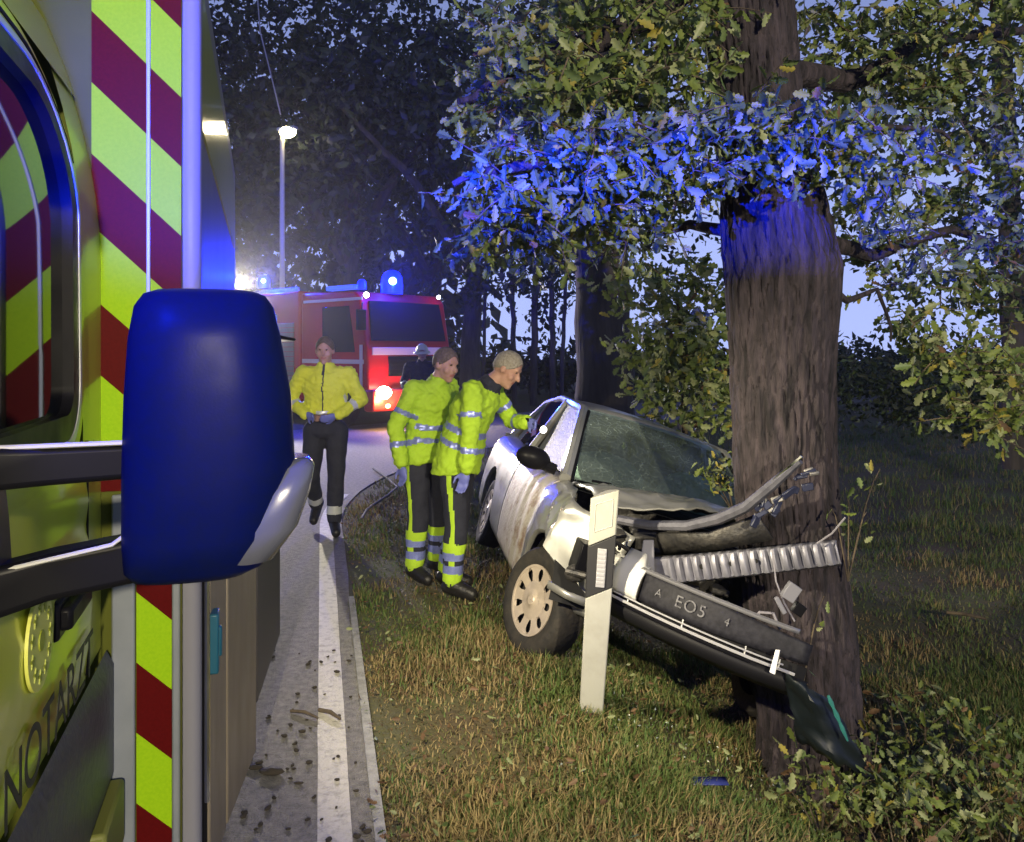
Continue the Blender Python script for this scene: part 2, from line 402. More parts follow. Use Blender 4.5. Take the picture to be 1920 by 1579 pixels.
for i in range(300):
    z = -.55 + 4.9 * i / 299; cx, r = tr_at(z); ring = []
    for j in range(ns):
        a = 2 * pi * j / ns
        zz_ = z * 7.0 + 1.2 * nz(a * 2, z * 2, 5); k_ = 6.2 + .5 * nz(z * 1.5, 3, a)
        dd_ = mnoise.voronoi(Vector((cos(a) * k_ + .35 * nz(z * 6, a, 1), sin(a) * k_ + .35 * nz(z * 6, a, 2), zz_ * .55)))[0]
        plate = min(.22, dd_[1] - dd_[0]) * .075
        wob = nz(cos(a) * 1.1, sin(a) * 1.1, z * .5, 1.0) * .03
        rid = abs(nz(cos(a) * 9 + .5 * nz(z * 3, a, 4), sin(a) * 9, z * 2.2, 1.0)) * .008 + plate + nz(cos(a) * 14, sin(a) * 14, z * 5) * .006
        flare = .10 * max(0, -.12 - z) * (1 + cos(5 * a + .6)) if z < -.12 else 0
        rr = r + wob + rid - .01 + flare
        ring.append((cx + cos(a) * rr, 4.0 + sin(a) * rr, z))
    rings.append(ring)
tk.loft(rings)
trunk = tk.build('trunk', bark, oak, smooth=60, world=True)
def limb(o, pts, r0, r1, m=bark, name='limb', n=9):
    P = [Vector(p) for p in pts]; Q = []
    for i in range(len(P) - 1):
        for k in range(5):
            t = k / 5; p = P[i].lerp(P[i + 1], t)
            Q.append(p + Vector((nz(p.x, p.y, p.z, 2.2), nz(p.y, p.z, p.x, 2.2), nz(p.z, p.x, p.y, 2.2))) * .05)
    Q.append(P[-1]); mb = MB(); mb.tube(Q, [r0 + (r1 - r0) * i / (len(Q) - 1) for i in range(len(Q))], n=n)
    return mb.build(name, m, o, world=True)
limb(oak, [(1.15, 3.95, 2.75), at(1200, 250, 3.5), at(1020, 290, 3.2), at(850, 345, 3.1)], .06, .012)
limb(oak, [(1.1, 4.0, 3.6), at(1150, 60, 3.8), at(980, 110, 3.7), at(860, 190, 3.6)], .08, .015)
limb(oak, [(1.1, 4.05, 2.3), at(1290, 420, 4.3), at(1150, 470, 4.4), at(960, 440, 4.2)], .035, .008)
limb(oak, [(1.5, 4.1, 2.2), at(1640, 470, 4.5), at(1780, 430, 4.6), at(1900, 470, 4.8)], .05, .012)
limb(oak, [(1.3, 4.1, 3.1), at(1580, 160, 4.4), at(1720, 90, 4.5), at(1950, 40, 4.7)], .08, .02)
limb(oak, [(1.3, 4.0, 2.65), at(1560, 300, 3.9), at(1660, 250, 3.9), at(1780, 260, 4.0)], .03, .008)
limb(oak, [(1.62, 4.05, 2.0), at(1590, 560, 4.1), at(1650, 540, 4.2), at(1670, 640, 4.25)], .022, .006)
limb(oak, [(1.2, 4.2, 3.9), at(1400, -200, 4.8), at(1500, -420, 5.2)], .12, .05)
limb(oak, [(1.15, 4.0, 4.1), at(1150, -250, 4.0), at(950, -420, 3.8)], .11, .04)
def blob(u, v, Y, ru, rv, dy, n):
    k = Y / 1500
    return (tuple(at(u, v, Y)), (ru * k, dy, rv * k), int(n * 1.5))
REG = [blob(1120, 60, 3.9, 230, 80, .55, 900), blob(985, 140, 3.7, 105, 68, .4, 400), blob(1200, 190, 3.6, 150, 80, .45, 620),
       blob(1080, 200, 3.5, 150, 70, .45, 480), blob(935, 185, 3.6, 55, 40, .2, 120), blob(1240, 40, 3.6, 55, 100, .3, 200),
       blob(1070, 310, 3.25, 150, 55, .4, 580), blob(915, 365, 3.1, 70, 30, .25, 160), blob(1215, 300, 3.35, 125, 60, .35, 470),
       blob(1030, 412, 3.4, 130, 52, .4, 420), blob(1190, 390, 3.6, 130, 50, .35, 320), blob(930, 460, 3.7, 80, 35, .25, 110),
       blob(1420, 235, 3.3, 130, 48, .18, 270), blob(1360, 300, 3.35, 70, 32, .12, 90), blob(1520, 250, 3.4, 90, 60, .25, 260), blob(1640, 300, 3.7, 90, 45, .3, 220),
       blob(1600, 60, 4.4, 130, 100, .6, 560), blob(1790, 90, 4.4, 160, 110, .7, 760), blob(1880, 230, 4.7, 90, 90, .6, 330),
       blob(1690, 190, 4.6, 120, 60, .6, 330), blob(1800, 330, 4.7, 150, 60, .6, 360), blob(1620, 400, 4.4, 80, 70, .5, 240),
       blob(1790, 470, 4.6, 160, 80, .6, 520), blob(1890, 560, 4.7, 70, 70, .5, 200), blob(1700, 540, 4.3, 50, 50, .3, 90),
       blob(1760, 660, 4.2, 75, 45, .3, 210), blob(1860, 720, 4.0, 80, 60, .35, 290), blob(1890, 790, 3.9, 60, 30, .25, 110), blob(1720, 600, 4.3, 50, 30, .25, 70),
       blob(1400, -160, 3.8, 420, 130, .8, 1100), blob(1150, 480, 4.3, 90, 30, .25, 60)]
tw = MB()
pos, dr, sz = sprays(REG, leaf=.064, per=11, tw=tw, spread=.19)
pos = np.array(pos); mi = rng.choice([0, 1, 2, 3, 4], len(pos), p=[.36, .33, .25, .045, .015])
tag(tw.build('twigs', twigm, oak, smooth=0, world=True), kind='stuff')
near = np.argsort(pos[:, 1] + 8 * (np.abs((pos[:, 0] / pos[:, 1]) - .1) > .5) + 8 * ((pos[:, 2] - CH) / pos[:, 1] > .42))[:300]
rest = np.setdiff1d(np.arange(len(pos)), near)
dr = np.array(dr); sz = np.array(sz)
o_ = Vector(oak.location)
fo = scatter('foliage', pos[rest] - np.array(o_), dr[rest], sz[rest], mi[rest], leafm, LT, oak); tag(fo, kind='stuff')
lm = []
for m in leafm:
    me = bpy.data.meshes.new('leaf'); me.from_pydata([tuple(x) for x in LT[0]], [], LT[1]); me.materials.append(m); lm.append(me)
for i in near:
    o = bpy.data.objects.new('leaf', lm[mi[i]]); COL.objects.link(o); o.parent = oak
    o.location = Vector(pos[i]) - o_; o.rotation_mode = 'QUATERNION'
    q = Vector(dr[i]).to_track_quat('Y', 'Z'); o.rotation_quaternion = q @ Matrix.Rotation(random.uniform(0, 6.28), 4, 'Y').to_quaternion(); o.scale = (sz[i],) * 3

# ================================================================== OTHER TREES AND BUSHES
def leafy(name, label, loc, trunkpts, r0, r1, regions, leaf, mats, probs, cat='tree', per=8, group=None, tmpl=ST, m=barkd, spread=.5, limbs=()):
    e_ = empty(name, loc, label=label, cat=cat, group=group); L = Vector(loc)
    if trunkpts: limb(e_, trunkpts, r0, r1, m, 'trunk', 12)
    for p, a, b in limbs: limb(e_, p, a, b, m, 'limb', 7)
    p, d, s = sprays(regions, leaf=leaf, per=per, droop=.15, spread=spread)
    f = scatter('foliage', np.array(p) - np.array(L), d, s, rng.choice(len(mats), len(p), p=probs), mats, tmpl, e_); tag(f, kind='stuff')
    return e_
# dark trunk behind the wreck
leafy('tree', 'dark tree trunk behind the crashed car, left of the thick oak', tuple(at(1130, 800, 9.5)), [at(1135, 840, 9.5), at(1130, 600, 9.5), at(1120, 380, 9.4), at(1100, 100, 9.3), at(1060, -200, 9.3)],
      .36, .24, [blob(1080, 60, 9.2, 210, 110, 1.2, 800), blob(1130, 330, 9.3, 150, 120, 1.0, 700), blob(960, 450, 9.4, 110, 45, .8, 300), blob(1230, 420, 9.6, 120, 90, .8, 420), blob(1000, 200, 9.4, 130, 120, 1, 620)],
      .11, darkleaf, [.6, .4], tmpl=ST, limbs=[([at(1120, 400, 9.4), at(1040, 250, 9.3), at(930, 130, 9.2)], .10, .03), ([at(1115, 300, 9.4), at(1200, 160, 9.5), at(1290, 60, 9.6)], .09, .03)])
# lit green shrub between car and oak
leafy('shrub', 'pale green leafy shrub behind the car bonnet beside the oak trunk', tuple(at(1290, 860, 6.8)), [at(1290, 860, 6.8), at(1280, 700, 6.7), at(1270, 560, 6.7)], .03, .012,
      [blob(1270, 650, 6.6, 95, 60, .4, 620), blob(1290, 740, 6.6, 80, 55, .4, 420), blob(1260, 540, 6.7, 110, 55, .4, 420), blob(1340, 600, 6.6, 40, 90, .3, 260), blob(1355, 780, 6.5, 22, 40, .2, 70)],
      .095, leafm, [.34, .28, .34, .03, .01], cat='shrub', tmpl=LT, spread=.3, m=twigm)
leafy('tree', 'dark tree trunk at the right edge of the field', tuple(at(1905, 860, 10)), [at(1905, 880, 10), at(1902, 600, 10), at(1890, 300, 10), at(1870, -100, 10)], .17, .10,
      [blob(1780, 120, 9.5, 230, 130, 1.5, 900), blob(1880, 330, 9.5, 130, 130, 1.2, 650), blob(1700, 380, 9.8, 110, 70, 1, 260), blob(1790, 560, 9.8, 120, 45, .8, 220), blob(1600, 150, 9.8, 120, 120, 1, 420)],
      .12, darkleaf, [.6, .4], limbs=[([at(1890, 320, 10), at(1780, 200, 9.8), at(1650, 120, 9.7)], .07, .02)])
for u, v, Y, ru, rv, n_, lb in ((1650, 735, 13, 130, 60, 900, 'low dark bush in the field right of the oak trunk'), (1800, 760, 12, 120, 45, 800, 'low dark bush below the hanging oak twigs'),
                                (1880, 700, 15, 110, 70, 700, 'taller dark bush at the right edge of the field')):
    leafy('bush', lb, tuple(at(u, v + rv, Y)), None, 0, 0, [blob(u, v, Y, ru, rv, .9, n_), blob(u - ru * .4, v - rv * .4, Y, ru * .5, rv * .6, .7, n_ // 3)], .11, darkleaf + [leafm[1]], [.55, .3, .15], cat='bush')
# hedge along the far side of the field
hd = MB(); reg = []
for i in range(26):
    u = 820 + 44 * i; reg.append(blob(u, 690 + 10 * nz(i, 3), 30, 44, 42 + 12 * nz(i, 1), 1.2, 260))
hp, hdr, hs = sprays(reg, leaf=.32, per=8, spread=.7)
h_ = empty('hedge', tuple(at(1300, 735, 30)), label='long dark hedge along the far side of the field', cat='hedge')
tag(scatter('foliage', np.array(hp) - np.array(h_.location), hdr, hs, rng.choice(2, len(hp)), darkleaf, ST, h_), kind='stuff')
# slim bare trunks against the evening sky
for u, h, w, tilt in ((965, 470, .09, -6), (1000, 440, .12, 8), (1037, 450, .10, -4), (1052, 480, .07, 10), (905, 520, .06, 6)):
    nm = {965: 'slim trunk leaning left', 1000: 'thickest slim trunk', 1037: 'slim trunk nearest the big dark tree but one', 1052: 'thin trunk closest to the big dark trunk', 905: 'thinnest sapling above the officers'}[u]
    leafy('sapling', f'{nm}, dark against the pale evening sky', tuple(at(u, 760, 24)), [at(u, 760, 24), at(u + tilt * .5, 600, 24), at(u + tilt, h, 24), at(u + tilt * 2, h - 160, 24)], w, w * .5,
          [blob(u + tilt, h - 20, 24, 70, 60, 1.2, 130), blob(u - tilt * 2, 560, 24, 45, 45, .8, 36)], .2, darkleaf, [.6, .4], spread=.8)
# big trees that close off the road behind the fire engine
def big_tree(loc, h, label, seed):
    st = np.random.default_rng(seed); x, y, z = loc
    regs = [((x + st.uniform(-.38, .38) * h, y + st.uniform(-.25, .25) * h, z + h * st.uniform(.32, .95)), (h * .2, h * .17, h * .15), 560) for _ in range(16)]
    lb = [([(x, y, z + h * .3), (x + h * .12 * k, y - .5, z + h * .5), (x + h * .28 * k, y - 1, z + h * .66)], h * .016, h * .004) for k in (-1, 1, .3)]
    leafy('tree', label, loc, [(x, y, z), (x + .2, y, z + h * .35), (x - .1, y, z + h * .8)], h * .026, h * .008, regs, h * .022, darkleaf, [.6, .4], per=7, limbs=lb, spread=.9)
big_tree((-11.5, 27, 0), 15, 'tall dark tree behind the street lamp, nearest the ambulance', 1)
big_tree((-6.0, 29, 0), 16, 'tall dark tree directly behind the street lamp pole', 2)
big_tree((-1.4, 26, 0), 14, 'tall dark tree behind the blue beacon of the fire engine', 3)
big_tree((-4.0, 40, 0), 17, 'farthest tall dark tree between the two behind the fire engine', 4)
big_tree((-17, 34, 0), 18, 'tall dark tree half hidden by the ambulance box', 5)

# far wood that closes the view on that side
fw_p, fw_d, fw_s = sprays([((-62 + 3.2 * i, 62 + 5 * nz(i, 4), 3 + 5.2 * j + 2 * nz(i, j, 2)), (3.4, 2.5, 3.4), 170) for i in range(19) for j in range(4)], leaf=1.5, per=8, spread=2.0)
tag(scatter('far_wood', fw_p, fw_d, fw_s, rng.choice(2, len(fw_p)), darkleaf, ST), kind='stuff')

# ================================================================== AMBULANCE (local: x = out from its near side, y = towards its tail)
TH = math.atan(.313)
amb = empty('ambulance', (-.805, 1.15, 0), TH, 'lemon yellow ambulance with red and yellow chevrons, close at the left edge', 'ambulance')
def rrect(y0, y1, z0, z1, rs, n=8):
    """rounded rectangle, corner radii (bl, br, tr, tl)"""
    out = []
    for (cy, cz, r, a0) in ((y0 + rs[0], z0 + rs[0], rs[0], pi), (y1 - rs[1], z0 + rs[1], rs[1], 1.5 * pi), (y1 - rs[2], z1 - rs[2], rs[2], 0), (y0 + rs[3], z1 - rs[3], rs[3], .5 * pi)):
        for i in range(n + 1):
            a = a0 + .5 * pi * i / n; out.append((cy + r * cos(a), cz + r * sin(a)))
    return out
WIN = (-.55, .80, 1.485, 2.275); WR = (.10, .11, .27, .40)
inner = rrect(*WIN, WR)
def grow(k): return rrect(WIN[0] - k, WIN[1] + k, WIN[2] - k, WIN[3] + k, [r + k for r in WR])
def sidex(z): return 0.0 if z < 1.9 else -.15 * ((z - 1.9) / .7) ** 2
# door skin around the window, then the cab side below it
dm = MB()
o1, o2 = grow(.0), grow(.10)
dm.grid([[(sidex(z) - .012, y, z) for y, z in o1], [(sidex(z), y, z) for y, z in grow(.03)], [(sidex(z), y, z) for y, z in o2]], closed=True)
dm.grid([[(sidex(z), y, z) for y in (-.66, 0, .5, .91)] for z in (1.39, 1.25)])
rows = []
for z in (1.39, 1.30, 1.24, 1.22, 1.15, 1.0, .92, .86, .845):
    bulge = .018 * sin(min(1, max(0, (1.39 - z) / .545)) * pi) - (.010 if 1.22 <= z <= 1.24 else 0)
    rows.append([(bulge, y, z) for y in [-.66 + 1.57 * k / 14 for k in range(15)]])
dm.grid(rows)
door = dm.build('cab_door', yellow, amb, smooth=50)
def ring(a, b, xa, xb, name, m, par):
    mb = MB(); ga, gb = grow(a), grow(b)
    mb.grid([[(sidex(z) + xa, y, z) for y, z in ga], [(sidex(z) + xb, y, z) for y, z in ga], [(sidex(z) + xb, y, z) for y, z in gb], [(sidex(z) + xa, y, z) for y, z in gb]], closed=True)
    return mb.build(name, m, par, smooth=50)
ring(-.045, .012, -.03, .006, 'window_seal', blackpl, door)
ring(.014, .034, -.004, .008, 'window_trim', mat('pale trim', (.45, .46, .48), rough=.3, metal=.3), door)
wm = MB()
wp = rrect(WIN[0] + .01, WIN[1] - .01, WIN[2] + .01, WIN[3] - .01, WR)
cy, cz = .1, 1.85
rows = [[(sidex(cz + (z - cz) * k) - .018, cy + (y - cy) * k, cz + (z - cz) * k) for y, z in wp] for k in (1.0, .8, .6, .4, .2, .02)]
wm.grid(rows, closed=True); wm.build('window_glass', glass_d, door, smooth=60)
hb = MB(); hb.box((.03, .64, 1.115), (.035, .21, .05)); hb.box((.016, .64, 1.115), (.02, .25, .085)); hb.build('door_handle', blackpl, door, bevel=.012)
# round badge with a ring of stars on the door
bd = MB(); bc = Vector((.022, .385, 1.125))
badge_m = mat('pale yellow print', (.62, .64, .13), rough=.4); star_m = mat('olive print', (.30, .34, .03), rough=.4)
bd.loft([[bc + Vector((dx, cos(a) * .092, sin(a) * .092)) for a in [2 * pi * k / 40 for k in range(40)]] for dx in (-.004, .002)])
for k in range(11):
    a = 2 * pi * k / 11; c = bc + Vector((.004, cos(a) * .066, sin(a) * .066))
    star = [(cos(pi / 2 + pi * j / 5) * (.014 if j % 2 == 0 else .006), sin(pi / 2 + pi * j / 5) * (.014 if j % 2 == 0 else .006)) for j in range(10)]
    bd.prism(star, c, (0, 1, 0), (0, 0, 1), (-.003, 0, 0), 1)
bd.prism([(cos(2 * pi * j / 20) * .02, sin(2 * pi * j / 20) * .02) for j in range(20)], bc + Vector((.004, 0, 0)), (0, 1, 0), (0, 0, 1), (-.003, 0, 0), 1)
bd.build('badge', [badge_m, star_m], door, smooth=0)
text_mesh('lettering', 'NOTARZT', .155, frame((0, 1, 0), (0, 0, 1), (.022, .52, .925)), mat('dark print', (.012, .014, .010), rough=.6), door)
# cab: B-pillar, roof, scuttle, bonnet, sill, wheel
cb = MB()
cb.grid([[(sidex(z) - .006, y, z) for y in (.915, 1.02, 1.15)] for z in [.845 + .09 * k for k in range(19)]])
prof_c = [(sidex(z), z) for z in (2.38, 2.45, 2.52, 2.58)] + [(-.5, 2.63), (-.9, 2.66), (-1.3, 2.63), (-1.6, 2.5), (-1.8, 2.2)]
cb.grid([[(x, y, z) for x, z in prof_c] for y in (-.35, .0, .5, 1.15)])
cb.build('cab_body', mat('shaded yellow paint', (.40, .43, .05), rough=.3, coat=.4), amb, smooth=50)  # darker copy of the door's yellow, shade put into the colour
gp = MB(); gr_ = grow(.062); gp.tube([(sidex(z) + .001, y, z) for y, z in gr_[20:] + gr_[:1]], .005, n=5)
gp.tube([(.004, .905, z) for z in (.86, 1.2, 1.45)] , .005, n=5); gp.build('door_gap_seal', blackpl, amb)
sl = MB(); sl.grid([[(x, y, z) for y in (-.66, .2, 1.13)] for x, z in ((.012, .842), (.03, .80), (.03, .50), (-.01, .42), (-.1, .40))]); sl.build('sill', mat('dark sill plastic', (.03, .034, .045), rough=.45, bump=.2), amb, smooth=50)
st_ = MB(); st_.box((-.02, .98, .40), (.16, .28, .17)); st_.build('step', mat('olive step', (.14, .15, .03), rough=.6), amb, bevel=.01)
bn = MB(); bn.grid([[(x, y, z) for x in (-.05, -.5, -.95, -1.4, -1.85)] for y, z in ((-.35, 1.55), (-.66, 1.42), (-1.2, 1.28), (-1.45, 1.1), (-1.55, .75), (-1.55, .4))])
bn.grid([[(-.02, y, z) for y in (-.66, -.9, -1.2, -1.5)] for z in (1.3, 1.0, .75)]); bn.build('bonnet', yellow, amb, smooth=60)
ws = MB(); ws.grid([[(x, y, z) for x in (-.06, -.5, -.95, -1.4, -1.84)] for y, z in ((-.55, 1.5), (-.15, 2.5))]); ws.build('windscreen', glass_d, amb)
def wheel(parent, c, ax, r, w, name='wheel', rim=castm, T=None, holes=9):
    """a wheel whose outer face looks along ax"""
    c = Vector(c); ax = Vector(ax).normalized(); u = ax.cross(Vector((0, 0, 1))).normalized(); z = u.cross(ax)
    def P(a, rr, d): return c + ax * d + (u * cos(a) + z * sin(a)) * rr
    n = 44; t = MB(); pr = [(.62 * r, -w / 2), (.93 * r, -w / 2), (r, -w * .36), (r, w * .36), (.93 * r, w / 2), (.80 * r, w * .52), (.67 * r, w * .44), (.62 * r, w * .36)]
    t.grid([[P(2 * pi * k / n, rr, d) for k in range(n)] for rr, d in pr], closed=True)
    root = t.build(name, rubber, parent, smooth=50, world=T is None, T=T)
    m = MB(); R0 = .66 * r
    m.grid([[P(2 * pi * k / n, rr, d) for k in range(n)] for rr, d in ((R0, w * .34), (R0, w * .47), (R0 * .93, w * .47), (R0 * .90, w * .36))], closed=True)
    m.grid([[P(2 * pi * k / n, rr, d) for k in range(n)] for rr, d in ((R0 * .56, w * .34), (R0 * .55, w * .40), (R0 * .35, w * .44), (R0 * .16, w * .46), (R0 * .13, w * .50), (R0 * .01, w * .50))], closed=True)
    for h in range(holes):
        a0 = 2 * pi * h / holes; hw = 2 * pi / holes * .33
        m.grid([[P(a0 + hw * s_ * k, rr, d) for s_ in (-1, -.5, 0, .5, 1)] for rr, d, k in ((R0 * .54, w * .40, 1.25), (R0 * .7, w * .43, .92), (R0 * .82, w * .44, .95), (R0 * .925, w * .45, 1.35))])
    m.build('hubcap', rim, root, smooth=50, T=(lambda p: T(p)) if T else (lambda p: p - parent.location))
    k_ = MB(); k_.loft([[P(2 * pi * k / 24, .62 * r, d) for k in range(24)] for d in (-w * .2, w * .22)]); k_.build('brake_disc', engm, root, T=T if T else (lambda p: p - parent.location))
    return root
wheel(amb, (.0, -1.0, .35), (1, 0, 0), .35, .22, T=lambda p: p, rim=castm)
# box
BX, BY0, BY1 = .256, 1.15, 4.95
bx = MB()
bx.grid([[(BX - .02, y, z) for y in (BY0 + .02, 2, 3, 4, BY1)] for z in (.35, 1.0, 2.0, 2.98)])
bx.grid([[(x, y, z) for x in (BX - .02, -1, -2.05)] for y, z in ((BY0 + .02, 2.98), (BY1, 2.98), (BY1, .35))])
bx.build('box_body', mat('cream body panel', (.20, .20, .13), (.15, .15, .10), scale=2, rough=.4), amb, smooth=0)
fwl = MB(); fwl.grid([[(x, BY0 + .012, z) for x in (BX - .03, -.1, -1, -2.05)] for z in (.08, 1.2, 2.2, 2.98)]); fwl.build('front_wall', mat('olive grey panel', (.085, .095, .014), (.07, .08, .012), scale=3, rough=.6, spec=.1), amb, smooth=0)
ys_ = MB(); ys_.box((BX - .017, 3.0, 2.62), (.008, 3.3, .45)); ys_.build('yellow_band', yellow, amb)
tr = MB()
for z0, z1 in ((.06, 2.99),):
    pp = [(.205, 1.15), (.21, 1.125), (.235, 1.118), (.252, 1.128), (.258, 1.155), (.256, 1.22), (.205, 1.22)]
    tr.loft([[(x, y, z0) for x, y in pp], [(x, y, z1) for x, y in pp]])
tr.build('corner_profile', whitepl, amb, smooth=60)
# chevrons on the front wall of the box: fluorescent and red film, cut in slanting stripes
def chevron(x0, x1, z0, z1, name, CHO):
    per = .40; mb = MB(); y = BY0 + .004
    k = -12
    def clip(poly, f):
        out = []
        for i in range(len(poly)):
            a, b = poly[i], poly[(i + 1) % len(poly)]; fa, fb = f(a), f(b)
            if fa >= 0: out.append(a)
            if fa * fb < 0:
                t = fa / (fa - fb); out.append((a[0] + (b[0] - a[0]) * t, a[1] + (b[1] - a[1]) * t))
        return out
    while k < 14:
        lo, hi = CHO + k * per / 2, CHO + (k + 1) * per / 2
        P = [(x0, lo - .95 * x0), (x1, lo - .95 * x1), (x1, hi - .95 * x1), (x0, hi - .95 * x0)]
        P = clip(clip(P, lambda p: p[1] - z0), lambda p: z1 - p[1])
        if len(P) > 2:
            b = len(mb.v); mb.v.extend(Vector((x, y, z)) for x, z in P); mb.f.append(list(range(b, b + len(P)))); mb.m.append(k % 2)
        k += 1
    o = mb.build(name, [fluo, redfilm], amb, smooth=0, solid=.004)
CHO = .02
chevron(-.03, .113, 1.28, 2.97, 'chevron_film', .20); chevron(.121, .203, 1.28, 2.97, 'chevron_film', .20); chevron(.085, .178, .10, 1.27, 'chevron_film', .07)
sm = MB(); sm.box((.117, BY0 - .002, 2.13), (.010, .012, 1.70)); sm.build('seam_strip', mat('blue grey strip', (.30, .36, .55), rough=.35), amb, bevel=.002)
gc = MB(); gc.box((.052, BY0, .68), (.06, .02, 1.18)); gc.box((.19, BY0 + .002, .68), (.022, .02, 1.18)); gc.build('grey_edge_profile', greyp, amb, bevel=.006)
# open folding side door of the box
dp = [(.262, 1.20), (.300, 1.50), (.392, 2.02), (.50, 2.83)]
sd = empty('side_door', (0, 0, 0)); sd.parent = amb
for i in range(3):
    (xa, ya), (xb, yb) = dp[i], dp[i + 1]; z0 = (.09, .085, .26)[i]
    t = Vector((xb - xa, yb - ya, 0)); L = t.length; t.normalize(); nrm = Vector((t.y, -t.x, 0))
    mb = MB(); a = Vector((xa, ya, 0)) + t * .012; 
    Rm = Matrix((t, nrm, Vector((0, 0, 1)))).transposed()
    mb.box(a + t * (L / 2 - .012) + Vector((0, 0, (z0 + 1.40) / 2)), (L - .03, .03, 1.40 - z0), 0, Rm)
    mb.build('door_leaf', [alu, alu, mat('dark leaf', (.05, .045, .045), rough=.5)][i], sd, bevel=.006)
    h = MB(); h.tube([(xa, ya, z0 + .01), (xa, ya, 1.39)], .009, n=8); h.build('hinge', blackpl, sd)
lt = MB(); lt.box((.288, 1.235, .80), (.03, .07, .18)); lt.box((.296, 1.235, .80), (.03, .03, .09)); lt.build('latch', mat('teal latch', (.01, .08, .13), rough=.35), sd, bevel=.006)
er = MB(); er.tube([(.272, 1.175, .35), (.272, 1.175, 1.38)], .008, n=8); er.build('edge_rod', chrome, sd)
# mirror on its arms
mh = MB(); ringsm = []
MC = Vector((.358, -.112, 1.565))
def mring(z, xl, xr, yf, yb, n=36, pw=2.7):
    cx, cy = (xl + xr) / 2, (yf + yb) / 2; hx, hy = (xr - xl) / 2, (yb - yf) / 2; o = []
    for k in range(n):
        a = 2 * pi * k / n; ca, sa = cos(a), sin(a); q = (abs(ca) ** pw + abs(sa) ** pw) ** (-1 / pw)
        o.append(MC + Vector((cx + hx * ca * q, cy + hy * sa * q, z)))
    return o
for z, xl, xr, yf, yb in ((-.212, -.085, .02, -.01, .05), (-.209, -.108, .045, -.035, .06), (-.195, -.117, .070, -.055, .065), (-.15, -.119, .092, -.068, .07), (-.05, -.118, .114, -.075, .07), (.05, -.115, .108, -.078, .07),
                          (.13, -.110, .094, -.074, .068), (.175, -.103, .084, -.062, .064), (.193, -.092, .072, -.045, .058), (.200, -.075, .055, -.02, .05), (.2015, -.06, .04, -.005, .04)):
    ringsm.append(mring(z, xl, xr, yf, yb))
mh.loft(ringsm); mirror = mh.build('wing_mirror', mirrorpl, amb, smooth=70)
le = MB()
le.loft([mring(z, xl, xr, yf, yb, pw=2.8) for z, xl, xr, yf, yb in ((-.196, -.02, .030, -.03, .045), (-.185, .0, .085, -.052, .055), (-.14, .03, .118, -.06, .06), (-.09, .055, .136, -.055, .06), (-.055, .08, .142, -.045, .058), (-.045, .10, .135, -.03, .05))])
le.build('indicator_lens', lens_g, mirror, smooth=70)
am = MB()
def bar(pts, h, w): am.tube(pts, 1.0, n=4) if False else am.loft([[Vector(p) + Vector((0, dy * w, dz * hh)) for dy, dz in ((-1, -.8), (-.8, -1), (.8, -1), (1, -.8), (1, .8), (.8, 1), (-.8, 1), (-1, .8))] for p, hh in zip(pts, h)])
bar([(.26, -.10, 1.525), (.15, -.10, 1.522), (.05, -.12, 1.522), (-.01, -.16, 1.522)], [.024, .026, .030, .034], .03)
bar([(.26, -.10, 1.388), (.15, -.10, 1.372), (.05, -.12, 1.350), (-.01, -.16, 1.335)], [.032, .032, .036, .040], .03)
am.loft([[Vector((x + dx, -.11 + dy, z)) for dx, dy in ((-.022, -.03), (.014, -.03), (.014, .03), (-.022, .03))] for x, z in ((.086, 1.34), (.080, 1.45), (.072, 1.53))])
am.build('mirror_arm', blackpl, amb, smooth=40, bevel=.006)
rimb = MB(); rimb.tube([(.255, -.132, 1.552), (.10, -.13, 1.550), (-.005, -.15, 1.555)], .0035, n=6); rimb.tube([(.25, -.13, 1.428), (.23, -.132, 1.413), (.10, -.134, 1.389), (.087, -.134, 1.395)], .003, n=6)
rimb.build('arm_highlight', mat('painted arm highlight', (.5, .5, .46), rough=.4), amb)  # pale tubes are painted highlights along the black arm edges
mg = MB(); mg.box(MC + Vector((0, .073, 0)), (.18, .006, .34)); mg.build('mirror_glass', mat('mirror glass', (.8, .8, .8), rough=.02, metal=1), mirror, bevel=.002)
# lamps on the ambulance; the hidden work lamp and its visor are added
LP = Vector((BX + .055, 1.27, 1.70)); LA = Vector((1, .55, -.20)).normalized(); LU = Vector((-.08, 0, 1)); LU = (LU - LA * LU.dot(LA)).normalized(); LS = LA.cross(LU)
fl_ = MB(); Rl = Matrix((LA, LS, LU)).transposed()
fl_.box(LP - LA * .035, (.06, .11, .085), 0, Rl); fl_.box(LP + LA * .08 + LU * .040, (.22, .20, .008), 0, Rl)
for s_ in (-1, 1): fl_.box(LP + LA * .05 + LU * .012 + LS * s_ * .062, (.16, .006, .05), 0, Rl)
fl_.box((BX + .005, 1.25, 1.70), (.05, .03, .03)); flo = fl_.build('added_work_lamp', blackpl, amb, bevel=.004)
ff = MB(); ff.box(LP - LA * .003, (.004, .09, .065), 0, Rl); ff.build('lamp_lens', glow('added lamp lens', (1, .95, .85), 4), flo)
lamp('added_work_light', 'AREA', LP + LA * .002, P_ADDED_SIDE, WARM, amb, rot=LA, size=.06).data.spread = R(135)
bb = MB(); bb.box((-.32, .05, 2.69), (.30, .24, .05)); bbo = bb.build('beacon_base', blackpl, amb, bevel=.01)
bl = MB(); bl.sphere((-.22, .02, 2.66), .03); 
lamp('blue_light', 'SPOT', (.02, -.53, 2.10), P_BLUE_NEAR * .05, BLUE, amb, radius=.04, rot=(.34, .42, -.50), spot=46, blend=.5)
